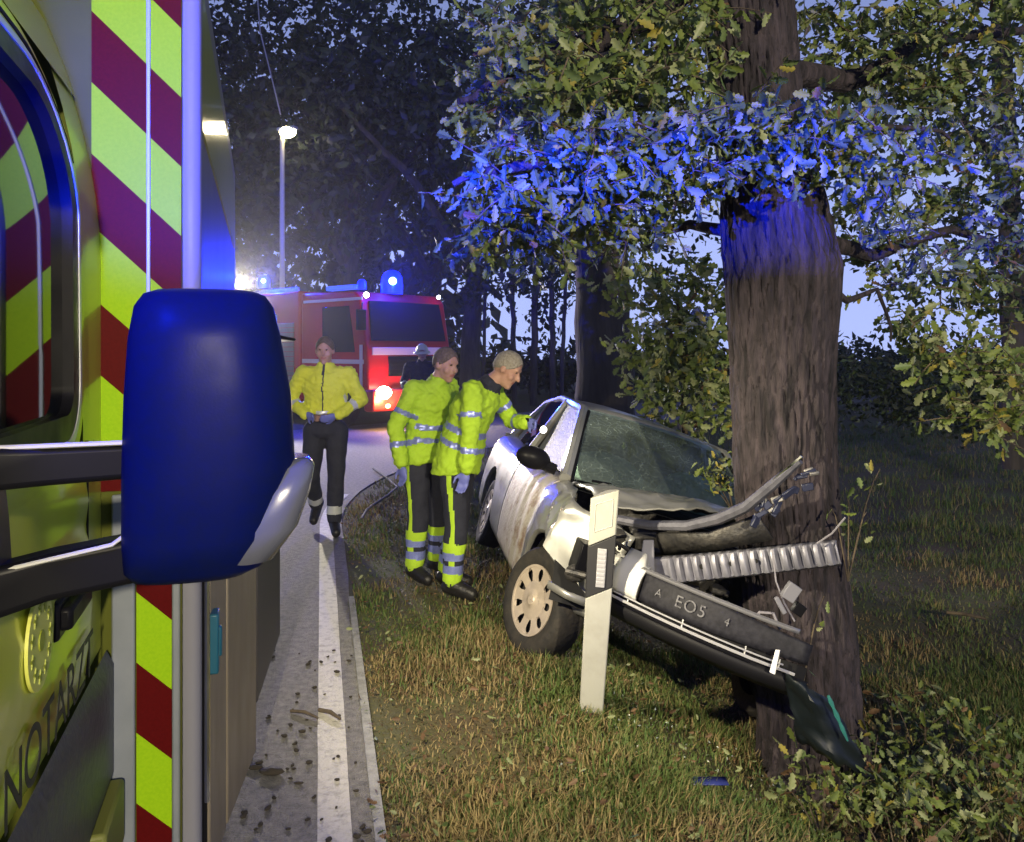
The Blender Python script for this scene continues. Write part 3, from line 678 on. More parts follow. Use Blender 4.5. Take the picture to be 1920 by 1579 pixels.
lamp('blue_light', 'SPOT', (.02, -.53, 2.12), P_BLUE_NEAR * .9, BLUE, amb, radius=.04, rot=(.15, 1, .26), spot=52, blend=.6)
fb = MB(); fb.box((.0, -.56, 2.10), (.05, .04, .12)); fb.build('blue_flasher', glow('blue flasher lens', BLUE, 6), amb, bevel=.006)
# revolving beacon: the lamp sits between two discs and throws a thin sheet of blue light
BP = Vector((.03, -.42, 2.24)); tilt = Matrix.Rotation(R(-4), 3, 'Y')
bcn = MB()
for s_ in (-1, 1):
    bcn.loft([[BP + tilt @ Vector((cos(a) * r_, sin(a) * r_, z_)) for a in [2 * pi * k / 28 for k in range(28)]] for r_, z_ in ((.105, s_ * .0062), (.105, s_ * .035), (.05, s_ * .05))])
bcn.loft([[BP + Vector((cos(a) * r_, sin(a) * r_, z_)) for r_ in (.098,) for a in [R(70 + 260 * k / 24) for k in range(25)]] + [BP + Vector((cos(a) * .104, sin(a) * .104, z_)) for a in [R(330 - 260 * k / 24) for k in range(25)]] for z_ in (-.03, .03)])
bcn.tube([BP + Vector((-.12, 0, -.02)), BP + Vector((-.12, 0, .06))], .02)
bcn.build('beacon', blackpl, amb, smooth=40)
lamp('beacon_light', 'POINT', BP, P_BLUE_SLIT, BLUE, amb, radius=.012)

# ================================================================== STREET LAMPS
def street_lamp(loc, h, label, power, out):
    e_ = empty('street_lamp', loc, label=label, cat='street lamp', group='street lamps along the road')
    p = MB(); p.tube([(0, 0, -.1), (0, 0, 1.2), (0, 0, h - .1)], [.09, .08, .065], n=12); p.build('pole', mat('pole steel with painted lamp light', (.50, .46, .28), rough=.6), e_)  # yellow lamp light is put into the pole's colour
    o = Vector(out).normalized()
    hd_ = MB(); Rm = Matrix((o, Vector((-o.y, o.x, 0)), Vector((0, 0, 1)))).transposed()
    hd_.box(o * .18 + Vector((0, 0, h)), (.62, .20, .09), 0, Rm); hd_.build('lamp_head', greyp, e_, bevel=.02)
    l = MB(); l.sphere(o * .20 + Vector((0, 0, h - .10)), .22, sc=(1.2, .8, .75), rot=Rm); l.build('lamp_lens', glow('street lamp lens', (1, .86, .50), 40), e_)
    lamp('street_light', 'POINT', o * .22 + Vector((0, 0, h - .17)), power, STREETC, e_, radius=.12)
    return e_
street_lamp((-6.55, 22.8, 0), 7.95, 'lit street lamp on a tall thin pole above the red fire engine', P_STREET, (.9, -.4, 0))
# added tripod lamp behind the photographer, an unseen frontal fill light
tl0 = empty('added_tripod_lamp', (2.2, -6.0, gz(2.2, -6.0)), label='added fill lamp on a tripod behind the photographer, out of view', cat='work lamp')
mb = MB(); mb.tube([(0, 0, .6), (0, 0, 3.3)], .02); mb.build('pole', castm, tl0)
for k in range(3):
    a = 2 * pi * k / 3; mb = MB(); mb.tube([(0, 0, 1.0), (.5 * cos(a), .5 * sin(a), 0)], .015); mb.build('leg', castm, tl0)
mb = MB(); mb.box((-.02, .02, 3.35), (.34, .10, .24)); hd0 = mb.build('lamp_head', yellow, tl0, bevel=.01)
mb = MB(); mb.box((-.02, .075, 3.35), (.30, .01, .20)); mb.build('lamp_lens', glow('added lamp lens', (1, .95, .85), 4), hd0)
lamp('added_fill_light', 'SPOT', (-.02, .10, 3.35), P_ADDED_FILL, WARM, tl0, radius=.08, rot=(-.12, 1, -.08), spot=125, blend=.6)
cbm = MB(); cbm.tube([at(470, -160, 23), at(488, 60, 23), at(508, 140, 23), at(526, 215, 23)], .02, n=5); 
tag(cbm.build('overhead_cable', mat('grey cable', (.25, .25, .25), rough=.6)), 'thin cable running up from the lit street lamp', 'cable')

# ================================================================== FIRE ENGINE (local: x forward, y to its left, z up; origin under the near front corner)
fdir = Vector((.75, -.66, 0)).normalized(); FZ = math.atan2(fdir.y, fdir.x)
fe = empty('fire_engine', (-2.99, 16.5, 0), FZ, 'red fire engine with lit headlamps and blue beacons on the road', 'fire engine')
f = MB()
side = [(-2.35, .55), (-1.78, .55), (-1.70, .95), (-1.35, 1.22), (-.95, 1.22), (-.60, .95), (-.52, .55), (.0, .55), (.03, 1.35), (-.04, 1.80), (-.22, 2.72), (-.40, 2.90), (-2.35, 2.95)]
f.loft([[(x, y, z) for x, z in side] for y in (0.0, 2.4)])
fcab = f.build('cab', redp, fe, smooth=30, bevel=.04)
fw = MB(); fw.prism([(-1.55, 1.62), (-.40, 1.62), (-.48, 2.05), (-.60, 2.60), (-1.55, 2.60)], (0, -.006, 0), (1, 0, 0), (0, 0, 1), (0, .012, 0)); fw.build('side_window', glass_t, fcab, bevel=.01)
fw2 = MB(); fw2.loft([[(-.025 + .012, y, 1.86) for y in (.14, 2.26)] + [(-.025 - .02, y, 1.86) for y in (2.26, .14)], [(-.19 + .012, y, 2.70) for y in (.2, 2.2)] + [(-.19 - .02, y, 2.70) for y in (2.2, .2)]]); fw2.build('windscreen', glass_t, fcab)
gr = MB(); gr.box((.03, 1.2, 1.32), (.06, 1.3, .42)); 
for k in range(4): gr.box((.065, 1.2, 1.18 + .09 * k), (.02, 1.24, .03))
gr.build('grille', blackpl, fe, bevel=.006)
stp = MB(); stp.box((.045, 1.2, 1.64), (.03, 2.2, .16)); stp.build('front_stripe', pinkst, fe, bevel=.004)
st2 = MB(); st2.box((-1.2, -.008, 1.42), (2.2, .014, .09)); st2.build('reflective_stripe', pinkst, fe)
for c_, z_ in (((-.18, -.012, 1.2), (.09, .02, 1.15)), ((-1.2, -.008, 2.74), (2.1, .014, .06))):
    st2 = MB(); st2.box(c_, z_); st2.build('reflective_stripe', pinkst, fe)
bp_ = MB(); bp_.box((.06, 1.2, .62), (.30, 2.46, .46)); bp_.build('bumper', mat('red bumper', (.42, .02, .015), rough=.4), fe, bevel=.05)
for y in (.28, 2.12):
    hl = MB(); hl.sphere((.20, y, .78), .17, sc=(.4, 1.25, .8)); hl.build('headlamp', glow('headlamp lens', (1, .88, .62), 45), fe)
    fg = MB(); fg.sphere((.20, y + .1, .50), .06, sc=(.5, 1.2, .8)); fg.build('fog_lamp', glow('fog lamp lens', (1, .72, .25), 14), fe)
    lamp('head_light', 'SPOT', (.34, y, .76), P_HEAD, (1, .86, .6), fe, radius=.08, rot=(1, 0, -.06), spot=110, blend=.8)
lamp('bumper_glow', 'POINT', (.46, .3, .62), 80, (1, .50, .20), fe, radius=.05)  # added light without a fixture, for the orange glow on the bumper
bdy = MB(); bdy.box((-4.75, 1.2, 1.75), (4.7, 2.46, 2.5)); fbody = bdy.build('equipment_body', redp, fe, bevel=.04)
for k in range(3):
    sh = MB()
    for j in range(14): sh.box((-3.2 - 1.45 * k, -.045, .8 + .11 * j), (1.25, .02, .10))
    sh.build('roller_shutter', alu, fbody, bevel=.004)
rf = MB(); rf.box((-4.8, .1, 3.05), (4.4, .05, .10)); rf.box((-4.8, 2.3, 3.05), (4.4, .05, .10)); rf.build('roof_rail', castm, fe)
for x, y in ((-1.15, .2), (-1.15, 2.2), (-5.6, .2), (-5.6, 2.2)):
    wheel(fe, (x, y, .50), (0, -1 if y < 1 else 1, 0), .50, .34, T=lambda p: p, rim=castm, holes=8)
bluelens = glow('blue beacon lens', (.002, .009, 1), 4); bluecore = glow('beacon core', (.30, .65, 1), 9)
def beacon(x, y, z, r, power):
    b_ = MB(); b_.loft([[(x + q * r * cos(a), y + q * r * sin(a), z + h_ * r) for a in [2 * pi * k / 18 for k in range(18)]] for q, h_ in ((1, -1.1), (1.02, -.3), (.95, .4), (.7, .85), (.3, 1.05))]); o = b_.build('blue_beacon', bluelens, fe, smooth=70)
    if power:
        c = MB(); c.sphere((x + r * .78, y - r * .55, z), r * .36); c.build('beacon_core', bluecore, o)
        lamp('beacon_light', 'POINT', (x + r * 2.6, y - r * 1.4, z + .05), power, BLUE, fe, radius=.06)
beacon(-.45, 1.04, 3.16, .24, P_BLUE_FAR); beacon(-.45, .22, 3.06, .10, 0); beacon(-4.1, .12, 3.32, .15, P_BLUE_FAR * 1.6)
lbx = MB(); lbx.box((-1.15, .25, 3.02), (1.0, .18, .10)); lbx.build('light_bar', glow('dim blue lens', (.03, .08, 1), 1.6), fe, bevel=.02)
mk = MB(); mk.sphere((.0, -.02, 2.80), .06); mk.sphere((-.08, 2.1, 2.86), .045); mk.build('marker_lamp', glow('white marker', (.9, .95, 1), 18), fe)
tf = MB(); tf.box((-4.85, .0, 3.26), (.55, .12, .13)); tf.build('roof_floodlamp', glow('cyan white lens', (.10, .55, 1), 5), fe, bevel=.02)
lamp('roof_floodlight', 'SPOT', (-4.7, -.16, 3.3), P_TRUCK_FLOOD, COOL, fe, radius=.1, rot=(Matrix.Rotation(-FZ, 3, 'Z') @ (Vector((-.6, 4.5, 0)) - Vector((-6.6, 19.5, 3.3)))), spot=46, blend=.5)
ma = MB(); ma.tube([(-.1, -.02, 2.65), (.12, -.22, 2.62), (.15, -.26, 2.2)], .018); ma.box((.15, -.27, 2.28), (.08, .2, .42)); ma.build('cab_mirror', blackpl, fe, bevel=.02)
dh = MB(); dh.box((-1.35, -.02, 1.52), (.22, .03, .04)); dh.build('door_handle', blackpl, fe)

# ================================================================== THE CRASHED CAR
CW = Vector((.09, 4.5, -.02)); PH, RO = R(7.5), R(18)
fwd = Vector((sin(PH), -cos(PH), 0)); lf0 = Vector((cos(PH), sin(PH), 0)); ZZ = Vector((0, 0, 1))
lft = lf0 * cos(RO) - ZZ * sin(RO); upv = ZZ * cos(RO) + lf0 * sin(RO)
car = empty('crashed_car', CW, label='wrecked silver hatchback with crushed front, tilted against the oak', cat='car')
def T(p): return fwd * p[0] + lft * (p[1] + .70) + upv * p[2]
def TW(p): return CW + T(p)
def ys_side(z): return .78 + .045 * sin(max(0, min(1, (z - .2) / .75)) * pi) - .10 * max(0, (z - .82) / .13) ** 2
def zb(x):
    z = .24
    for c in (0.0, -2.46):
        d = .365 ** 2 - (x - c) ** 2
        if d > 0: z = max(z, .29 + sqrt(d))
    if x > .30: z = max(z, .33 + .1 * (x - .3))
    return z
def top_z(x):
    if x > -.45: return .95 - .02 * (x + .45) - .16 * max(0, x + .05)
    return .95 - .01 * (x + .45)
def crush(p, amt=1.0):
    x, y, z = p; k = max(0, x + .75) * amt
    f1 = abs(nz(x * 4.2 + z * 2.0, z * 3.1, 2)) ; f2 = abs(nz(x * 9 - z * 5, z * 7, 4)); f3 = abs(nz(x * 17 + z * 9, z * 13, 8))
    if y < 0 and x > .2: y += 1.15 * (x - .2); x -= .35 * (x - .2)
    return Vector((x - .16 * max(0, x - .1) + .02 * k * nz(x * 3, y * 3, z * 5), y + k * (.070 * f1 + .022 * f2 + .004 * f3 - .02), z + .02 * k * nz(x * 6, y * 6, 1)))
def side_panel(x0, x1, n, s, name, m, amt=1.0, pleat=0):
    mb = MB(); rows = []
    for i in range(n + 1):
        x = x0 + (x1 - x0) * i / n; a, b = zb(x), top_z(x); col = []
        for k in range(15):
            z = a + (b - a) * k / 14; y = s * ys_side(z); lip = -.02 * s if k == 0 else 0
            p = crush((x, y + lip, z), amt)
            if pleat: p.y += s * pleat * sin((x - x0) * 27 + z * 3 + 3 * nz(x * 2.5, z * 2)) * sstep(-1.3, -.6, x) * (.4 + .6 * k / 14)
            col.append(p)
        rows.append(col)
    mb.grid(rows); return mb.build(name, m, car, smooth=24, T=T, solid=.006)
fen = side_panel(-.42, .52, 40, -1, 'fender', silver, 1.0)
dr_ = side_panel(-1.52, -.43, 34, -1, 'door', dirty, .25, pleat=.017)
side_panel(-3.05, -1.53, 40, -1, 'rear_quarter', silver, 0)
side_panel(-3.05, .40, 50, 1, 'far_side', silver, .6)
# roof and pillars
RF = [(-1.12, 1.405, .54), (-1.3, 1.445, .56), (-1.8, 1.46, .57), (-2.3, 1.43, .55), (-2.62, 1.36, .52)]
rr = MB(); rr.grid([[(x, w * t, z - .05 * abs(t) ** 3) for t in [-1 + 2 * k / 14 for k in range(15)]] for x, z, w in RF]); rr.build('roof', silver, car, T=T, smooth=60, solid=.01)
def strip(pts, w, th=.03): 
    mb = MB(); mb.tube(pts, w, n=8, flat=th / w); return mb
for s in (-1, 1):
    p = MB(); p.tube([(-.40, s * .70, .95), (-.75, s * .63, 1.19), (-1.13, s * .55, 1.385), (-1.8, s * .575, 1.415), (-2.62, s * .525, 1.33), (-3.0, s * .66, .95)], [.040, .038, .036, .030, .035, .05], n=8)
    p.tube([(-1.55, s * .76, .94), (-1.60, s * .575, 1.41)], .03, n=6); p.build('pillar', silver, car, T=T)
    q = MB(); q.tube([(-.36, s * .665, .955), (-.74, s * .60, 1.20), (-1.10, s * .515, 1.385)], .012, n=6); q.build('windscreen_seal', blackpl, car, T=T)
crazed = mat('crazed glass with painted reflection', (.20, .21, .20), (.12, .13, .13), scale=40, rough=.5, bump=.3, bscale=60)  # crazed glass whose pale colour also holds a painted reflection
gl = MB(); gl.grid([[(-.58 - .0, -.70, .965), (-.90, -.69, .965), (-1.25, -.70, .96), (-1.52, -.71, .955)], [(-.78, -.655, 1.14), (-1.0, -.65, 1.15), (-1.27, -.645, 1.15), (-1.54, -.65, 1.15)], [(-1.16, -.575, 1.36), (-1.25, -.575, 1.375), (-1.4, -.575, 1.39), (-1.57, -.585, 1.39)]])
gl.build('side_window', crazed, car, T=T, smooth=60)
gl2 = MB(); gl2.grid([[(-1.62, -.715, .955), (-2.2, -.70, .955), (-2.85, -.66, .96)], [(-1.63, -.59, 1.39), (-2.2, -.575, 1.38), (-2.6, -.55, 1.30)]]); gl2.build('rear_side_window', glass_d, car, T=T)
gl3 = MB(); gl3.grid([[(-.52, .70, .965), (-1.5, .71, .955), (-2.85, .66, .96)], [(-1.2, .575, 1.36), (-1.57, .585, 1.39), (-2.6, .55, 1.30)]]); gl3.build('far_side_window', glass_d, car, T=T)
bk = MB(); bk.grid([[(-3.02, y, .95), (-2.64, y * .85, 1.35)] for y in (-.66, 0, .66)]); bk.grid([[(-3.05, y, .95), (-3.15, y, .6), (-3.1, y, .28)] for y in (-.74, 0, .74)]); bk.build('tailgate', silver, car, T=T)
# windscreen: cracked, sagging
wsm = bpy.data.materials.new('cracked windscreen glass'); wsm.use_nodes = True
N = wsm.node_tree.nodes; L = wsm.node_tree.links; N.clear()
out = N.new('ShaderNodeOutputMaterial'); mx = N.new('ShaderNodeMixShader'); mx2 = N.new('ShaderNodeMixShader')
tp = N.new('ShaderNodeBsdfTransparent'); tp.inputs[0].default_value = (.62, .80, .72, 1)
gls = N.new('ShaderNodeBsdfGlossy'); gls.inputs['Roughness'].default_value = .06; gls.inputs[0].default_value = (.8, .95, .9, 1)
fr = N.new('ShaderNodeFresnel'); fr.inputs[0].default_value = 1.6
df = N.new('ShaderNodeBsdfDiffuse'); df.inputs[0].default_value = (.55, .70, .64, 1)
co = N.new('ShaderNodeTexCoord'); vo = N.new('ShaderNodeTexVoronoi'); vo.feature = 'DISTANCE_TO_EDGE'; vo.inputs['Scale'].default_value = 21; vo.inputs['Randomness'].default_value = 1
rmp = N.new('ShaderNodeValToRGB'); rmp.color_ramp.elements[0].position = 0; rmp.color_ramp.elements[0].color = (.55, .55, .55, 1); rmp.color_ramp.elements[1].position = .022; rmp.color_ramp.elements[1].color = (.17, .17, .17, 1)
wn = N.new('ShaderNodeTexNoise'); wn.inputs['Scale'].default_value = 2.2; wr_ = N.new('ShaderNodeMapRange'); wr_.inputs['From Min'].default_value = .42; wr_.inputs['From Max'].default_value = .62; wr_.inputs['To Min'].default_value = .4
dn = N.new('ShaderNodeTexNoise'); dn.inputs['Scale'].default_value = 7; va = N.new('ShaderNodeMixRGB'); va.inputs[0].default_value = .16
L.new(co.outputs['Object'], wn.inputs[0]); L.new(wn.outputs['Fac'], wr_.inputs[0]); L.new(co.outputs['Object'], dn.inputs[0])
L.new(co.outputs['Object'], va.inputs[1]); L.new(dn.outputs['Color'], va.inputs[2]); L.new(va.outputs[0], vo.inputs[0]); L.new(vo.outputs['Distance'], rmp.inputs[0])
ml = N.new('ShaderNodeMath'); ml.operation = 'MULTIPLY'; L.new(rmp.outputs[0], ml.inputs[0]); L.new(wr_.outputs[0], ml.inputs[1])
L.new(fr.outputs[0], mx.inputs[0]); L.new(tp.outputs[0], mx.inputs[1]); L.new(gls.outputs[0], mx.inputs[2])
L.new(ml.outputs[0], mx2.inputs[0]); L.new(mx.outputs[0], mx2.inputs[1]); L.new(df.outputs[0], mx2.inputs[2]); L.new(mx2.outputs[0], out.inputs[0])
wd = MB(); rows = []
for i in range(9):
    t = i / 8; row = []
    for k in range(17):
        s = -1 + k / 8; x = -.36 - .76 * t + .10 * (1 - s * s) * (1 - .6 * t); y = s * (.655 - .14 * t); z = .965 + .435 * t + .02 * (1 - s * s) + .012 * nz(t * 5, s * 5)
        row.append((x, y, z))
    rows.append(row)
wd.grid(rows); wd.build('windscreen', wsm, car, T=T, smooth=80)
# cabin
cbn = MB(); cbn.box((-.72, 0, .86), (.45, 1.25, .16)); cbn.box((-.95, -.05, .70), (.2, .2, .3)); cbn.build('dashboard', mat('dark cabin plastic', (.035, .036, .038), rough=.6), car, T=T, bevel=.03)
for y in (-.34, .34):
    s = MB(); s.box((-1.45, y, .50), (.5, .48, .16)); s.box((-1.68, y, .82), (.14, .46, .62)); s.box((-1.72, y, 1.19), (.10, .24, .16)); s.build('seat', mat('grey seat cloth', (.08, .085, .09), rough=.85), car, T=T, bevel=.04)
ab = MB(); ab.sphere((-.98, .34, 1.00), .24, 18, 12, sc=(.55, 1.1, .85)); ab.sphere((-.85, -.33, 1.02), .22, 18, 12, sc=(.6, 1.25, .62))
for i, v in enumerate(ab.v): ab.v[i] = v + Vector((nz(v.x * 6, v.y * 6, v.z * 6), nz(v.y * 6, v.z * 6, 3), nz(v.z * 6, v.x * 6, 5))) * .035
ab.build('airbag', mat('pale airbag cloth', (.66, .82, .74), (.56, .74, .68), scale=6, rough=.8, bump=.4), car, T=T)
fl2 = MB(); fl2.box((-1.75, 0, .26), (2.6, 1.45, .06)); fl2.box((-.36, 0, .60), (.05, 1.4, .62)); fl2.build('floor_pan', engm, car, T=T)
wpr = MB(); wpr.tube([(-.34, -.55, .99), (-.42, -.1, 1.03), (-.5, .25, 1.06)], .008, n=5); wpr.build('wiper', blackpl, car, T=T)
# door mirror
wmi = MB(); wmi.sphere((-.56, -.90, 1.00), .10, 14, 10, sc=(.6, 1.15, .72)); wmi.tube([(-.56, -.74, .97), (-.56, -.86, .98)], .035, n=8); wmi.build('door_mirror', blackpl, car, T=T)
# bonnet, shoved back and buckled
bo = MB(); rows = []
for i in range(27):
    t = i / 26; row = []
    for k in range(31):
        s = -1 + 2 * k / 30; x = -.33 + .52 * t - .10 * max(0, s + .1) * t; y = s * (.66 - .05 * t)
        z = .975 + .05 * t + .02 * (1 - s * s) + .085 * sin(pi * t) * (.6 + .4 * sin(2.3 * s + .5)) - .03 * t + .05 * sstep(.55, 1, t) * sin(s * 3.6 + 1.2) + .03 * abs(nz(t * 4, s * 5, 2)) + .02 * abs(nz(t * 9 + s * 3, s * 9, 6))
        z -= .05 * abs(s) ** 4
        row.append((x, y, z))
    rows.append(row)
bo.grid(rows); bo.build('bonnet', silver, car, T=T, smooth=24, solid=.008)
ul = MB(); ul.tube([(.10, -.56, .80), (.16, -.3, .84), (.2, .0, .82), (.15, .4, .80)], .012, n=6); ul.build('bonnet_stay', blackpl, car, T=T)
# engine bay
en = MB(); rnd = random.Random(3)
en.box((.05, .05, .62), (.55, .75, .38)); en.box((.12, .28, .80), (.3, .32, .16)); en.box((.10, -.32, .80), (.34, .22, .14)); en.box((.25, -.05, .78), (.2, .25, .12))
for k in range(26):
    x, y, z = rnd.uniform(-.1, .5), rnd.uniform(-.6, .6), rnd.uniform(.5, .9); q = Matrix.Rotation(rnd.uniform(0, 3), 3, (rnd.random(), rnd.random(), rnd.random()))
    en.box((x, y, z), (rnd.uniform(.04, .16), rnd.uniform(.04, .14), rnd.uniform(.03, .10)), 0, q)
en.build('engine', engm, car, T=T, bevel=.01)
for k in range(14):
    hz = MB(); p = [Vector((rnd.uniform(-.1, .55), rnd.uniform(-.6, .5), rnd.uniform(.55, .92)))]
    for j in range(4): p.append(p[-1] + Vector((rnd.uniform(-.08, .1), rnd.uniform(-.12, .16), rnd.uniform(-.06, .06))))
    hz.tube(p, rnd.choice([.006, .010, .016]), n=6); hz.build('hose', blackpl, car, T=T)
ct = MB()
for k in range(12):
    x, y, z = rnd.uniform(.35, .62), rnd.uniform(-.55, .3), rnd.uniform(.62, .88); q = Matrix.Rotation(rnd.uniform(0, 3), 3, (rnd.random(), rnd.random(), rnd.random()))
    ct = MB(); ct.box((x, y, z), (rnd.uniform(.02, .07), rnd.uniform(.02, .07), rnd.uniform(.015, .04)), 0, q)
    ct.build('broken_bracket', castm, car, T=T, bevel=.004)
hlm = MB(); hlm.box((.36, -.60, .66), (.16, .22, .16)); hlm.sphere((.44, -.60, .66), .07, sc=(.4, 1, 1)); hlm.build('headlamp_housing', blackpl, car, T=T, bevel=.02)
# wheels
ws_ = R(22); axw = (-lft * cos(ws_) + fwd * sin(ws_)).normalized()
rimm = mat('beige silver hubcap', (.55, .47, .38), (.45, .38, .30), scale=12, rough=.4, metal=.3)
wheel(car, CW + T((0, -.70, .29)), axw, .295, .185, rim=rimm, holes=9)
for x, y in ((0, .70), (-2.46, -.70), (-2.46, .70)): wheel(car, CW + T((x, y, .29)), lft * (1 if y > 0 else -1), .29, .18, rim=rimm)
al = MB(); al.grid([[(cos(a) * .36, y, .29 + sin(a) * .36) for a in [.30 + (pi - .5) * k / 16 for k in range(17)]] for y in (-.77, -.45)]); al.build('wheel_arch_liner', mat('black arch liner', (.008, .008, .009), rough=.8), car, T=T)
# lower lip of the fender, torn towards the road
tp_ = MB(); tp_.grid([[at(1028, 1088, 4.15), at(1062, 1108, 4.1), at(1100, 1122, 4.05)], [at(1026, 1102, 4.15), at(1060, 1122, 4.1), at(1098, 1138, 4.05)]]); tp_.build('torn_fender_lip', silver, car, world=True, solid=.01)
fgl = MB(); fgl.sphere(at(1080, 1075, 4.12), .06, sc=(1, .6, .8)); fgl.tube([at(1062, 1070, 4.1), at(1100, 1080, 4.06)], .018); fgl.build('fog_lamp_socket', engm, car, world=True)
# front panel bar, bent up against the tree
sb = MB(); PB = [at(1150, 972, 4.12), at(1220, 985, 4.0), at(1290, 986, 3.85), at(1350, 972, 3.74), at(1400, 950, 3.64), at(1450, 908, 3.56), at(1500, 864, 3.5)]
sb.tube(PB, [.022, .024, .026, .028, .026, .024, .016], n=8, flat=1.5); sb.build('lock_carrier', mat('bluish grey steel', (.20, .20, .24), (.12, .12, .15), scale=15, rough=.45, metal=.5), car, world=True)
sb2 = MB(); sb2.tube([p + Vector((0, -.02, .022)) for p in PB[4:]], [.006, .012, .008], n=6); sb2.build('torn_edge', chrome, car, world=True)
for k in range(22):
    sb3 = MB(); t = rnd.random(); p = PB[4].lerp(PB[6], t * .98 + .02) + Vector((.02 + .075 * rnd.random() * (.4 + t), -.012 * rnd.random(), -.012 - .075 * rnd.random())); q = Matrix.Rotation(-.7 + rnd.uniform(-.6, .6), 3, (0, 1, 0)) @ Matrix.Rotation(rnd.uniform(-.5, .5), 3, (1, 0, .4))
    sb3.box(p, (rnd.uniform(.03, .075), rnd.uniform(.006, .02), rnd.uniform(.012, .035)), 0, q)
    sb3.build('crumpled_bracket', mat('dark blue grey plastic', (.022, .026, .055), rough=.35) if k % 4 else castm, car, world=True, bevel=.004)
cowl = MB(); cowl.grid([[at(1230, 1000, 3.95), at(1330, 1000, 3.8), at(1420, 965, 3.68)], [at(1240, 1040, 4.0), at(1330, 1032, 3.85), at(1450, 1010, 3.72)]]); cowl.build('radiator_top', engm, car, world=True, solid=.018)
# bumper beam: pressed in ribs, with bolt holes
bmM = MB(); A0, B0 = at(1226, 1072, 3.98), at(1572, 1036, 3.50); bd_ = (B0 - A0).normalized(); nrm = Vector((-.35, -.93, .12)).normalized(); nrm = (nrm - bd_ * nrm.dot(bd_)).normalized(); bu = nrm.cross(bd_).normalized()
if bu.z < 0: bu = -bu
Lb = (B0 - A0).length; rows = []
for i in range(201):
    t = i / 200; h = .066 - .014 * t; w = .5 + .5 * max(-1, min(1, 2.4 * sin(2 * pi * t * 19))); c = A0 + bd_ * Lb * t + nrm * (.03 * sin(pi * t)) 
    if t < .12: w = .2
    rows.append([c + bu * h * s_ + nrm * (.030 * w * (1 - abs(s_) ** 6) + (.0 if abs(s_) < .9 else -.01)) for s_ in (-1, -.85, -.5, 0, .5, .85, 1)])
bmM.grid(rows); beam = bmM.build('bumper_beam', mat('ribbed bumper beam', (.26, .26, .31), (.17, .17, .21), scale=10, rough=.45, metal=.4), car, world=True, smooth=40, solid=.008)
ho = MB()
for t in (.31, .43, .475, .60):
    c = A0 + bd_ * Lb * t + nrm * (.026 + .03 * sin(pi * t)) + bu * .006
    ho.loft([[c + (bd_ * cos(a) + bu * sin(a)) * .012 + nrm * d for a in [2 * pi * k / 14 for k in range(14)]] for d in (-.01, .0)])
ho.build('bolt_hole', mat('hole black', (.004, .004, .004), rough=.9), beam, T=lambda p: p - CW)
# bumper skin, hanging down towards the ditch
Pa, Pb = at(1150, 1078, 3.92), at(1512, 1232, 3.36); e1 = (Pb - Pa).normalized(); Lq = (Pb - Pa).length
e3 = Vector((-.25, -.92, .22)); e3 = (e3 - e1 * e3.dot(e1)).normalized(); e2 = e3.cross(e1).normalized()
if e2.z < 0: e2 = -e2
def BM(s, t, d=0.0): return Pa + e1 * (Lq * s) + e2 * t + e3 * (d + .10 * sin(pi * max(0, min(1, s))) - .05 * (s > .8) * (s - .8) / .2)
b1 = MB(); b1.grid([[BM(s, t * (1 - .35 * max(0, s - .6) / .4) , .0 - .5 * abs(t - .0) ** 1.5) for t in (.075, .06, .03, 0, -.03, -.055)] for s in [.19 + .81 * k / 24 for k in range(25)]])
bump = b1.build('bumper_skin', mat('black grille plastic', (.010, .010, .014), (.022, .022, .028), scale=40, rough=.6, spec=.25), car, world=True, smooth=60, solid=.012)
b1s = MB(); b1s.grid([[BM(s, t, d) for t, d in ((.080, -.03), (.092, -.01), (.086, .006), (.074, .002))] for s in [.16 + .78 * k / 20 for k in range(21)]]); b1s.build('bumper_top_edge', mat('grey scuffed edge', (.24, .24, .26), rough=.4, metal=.3), car, world=True, solid=.005)
strp = mat('silver strip', (.46, .46, .48), rough=.35, metal=.3)
for t, r0, s0, s1, mm in ((-.088, .007, -.06, .97, strp), (-.066, .004, .05, .92, strp), (-.105, .004, 0.0, .8, blackpl)):
    q = MB(); q.tube([BM(s0 + (s1 - s0) * k / 24, t, .022) for k in range(25)], r0, n=6); q.build('silver_strip' if mm is strp else 'grille_bar', mm, car, world=True)
for s_ in (.14, .46, .76, .90):
    q = MB(); q.tube([BM(s_, -.05, .008), BM(s_ + .004, -.09, .012)], .004, n=6); q.build('grille_bar', mat('grey bar', (.3, .3, .3), rough=.4, metal=.5), car, world=True)
rec = MB(); rec.grid([[BM(s, t, -.03) for t in (-.05, -.12)] for s in [0 + 1.0 * k / 12 for k in range(13)]]); rec.build('air_intake', mat('intake black', (.005, .005, .006), rough=.9), car, world=True)
lip = MB(); lip.grid([[BM(s, t, d) for t, d in ((-.10, -.005), (-.135, .0), (-.165, -.03), (-.19, -.10))] for s in [-.02 + 1.04 * k / 20 for k in range(21)]]); lip.build('lower_lip', mat('dark lip plastic', (.006, .006, .008), rough=.6, spec=.3), car, world=True, smooth=60, solid=.008)
cn = MB(); rows = []
for k in range(11):
    s = -.07 + .26 * k / 10; rows.append([BM(s, t, d - .16 * max(0, .02 - s) / .09 * .6) for t, d in ((.10 + .05 * (s > .02) * (s < .14), -.05), (.085, .0), (.04, .028), (0, .034), (-.04, .030), (-.065, .012))])
cn.grid(rows); cn.build('bumper_corner', mat('white silver bumper paint', (.60, .60, .58), (.52, .52, .49), scale=5, rough=.32, coat=.5), car, world=True, smooth=60, solid=.01)
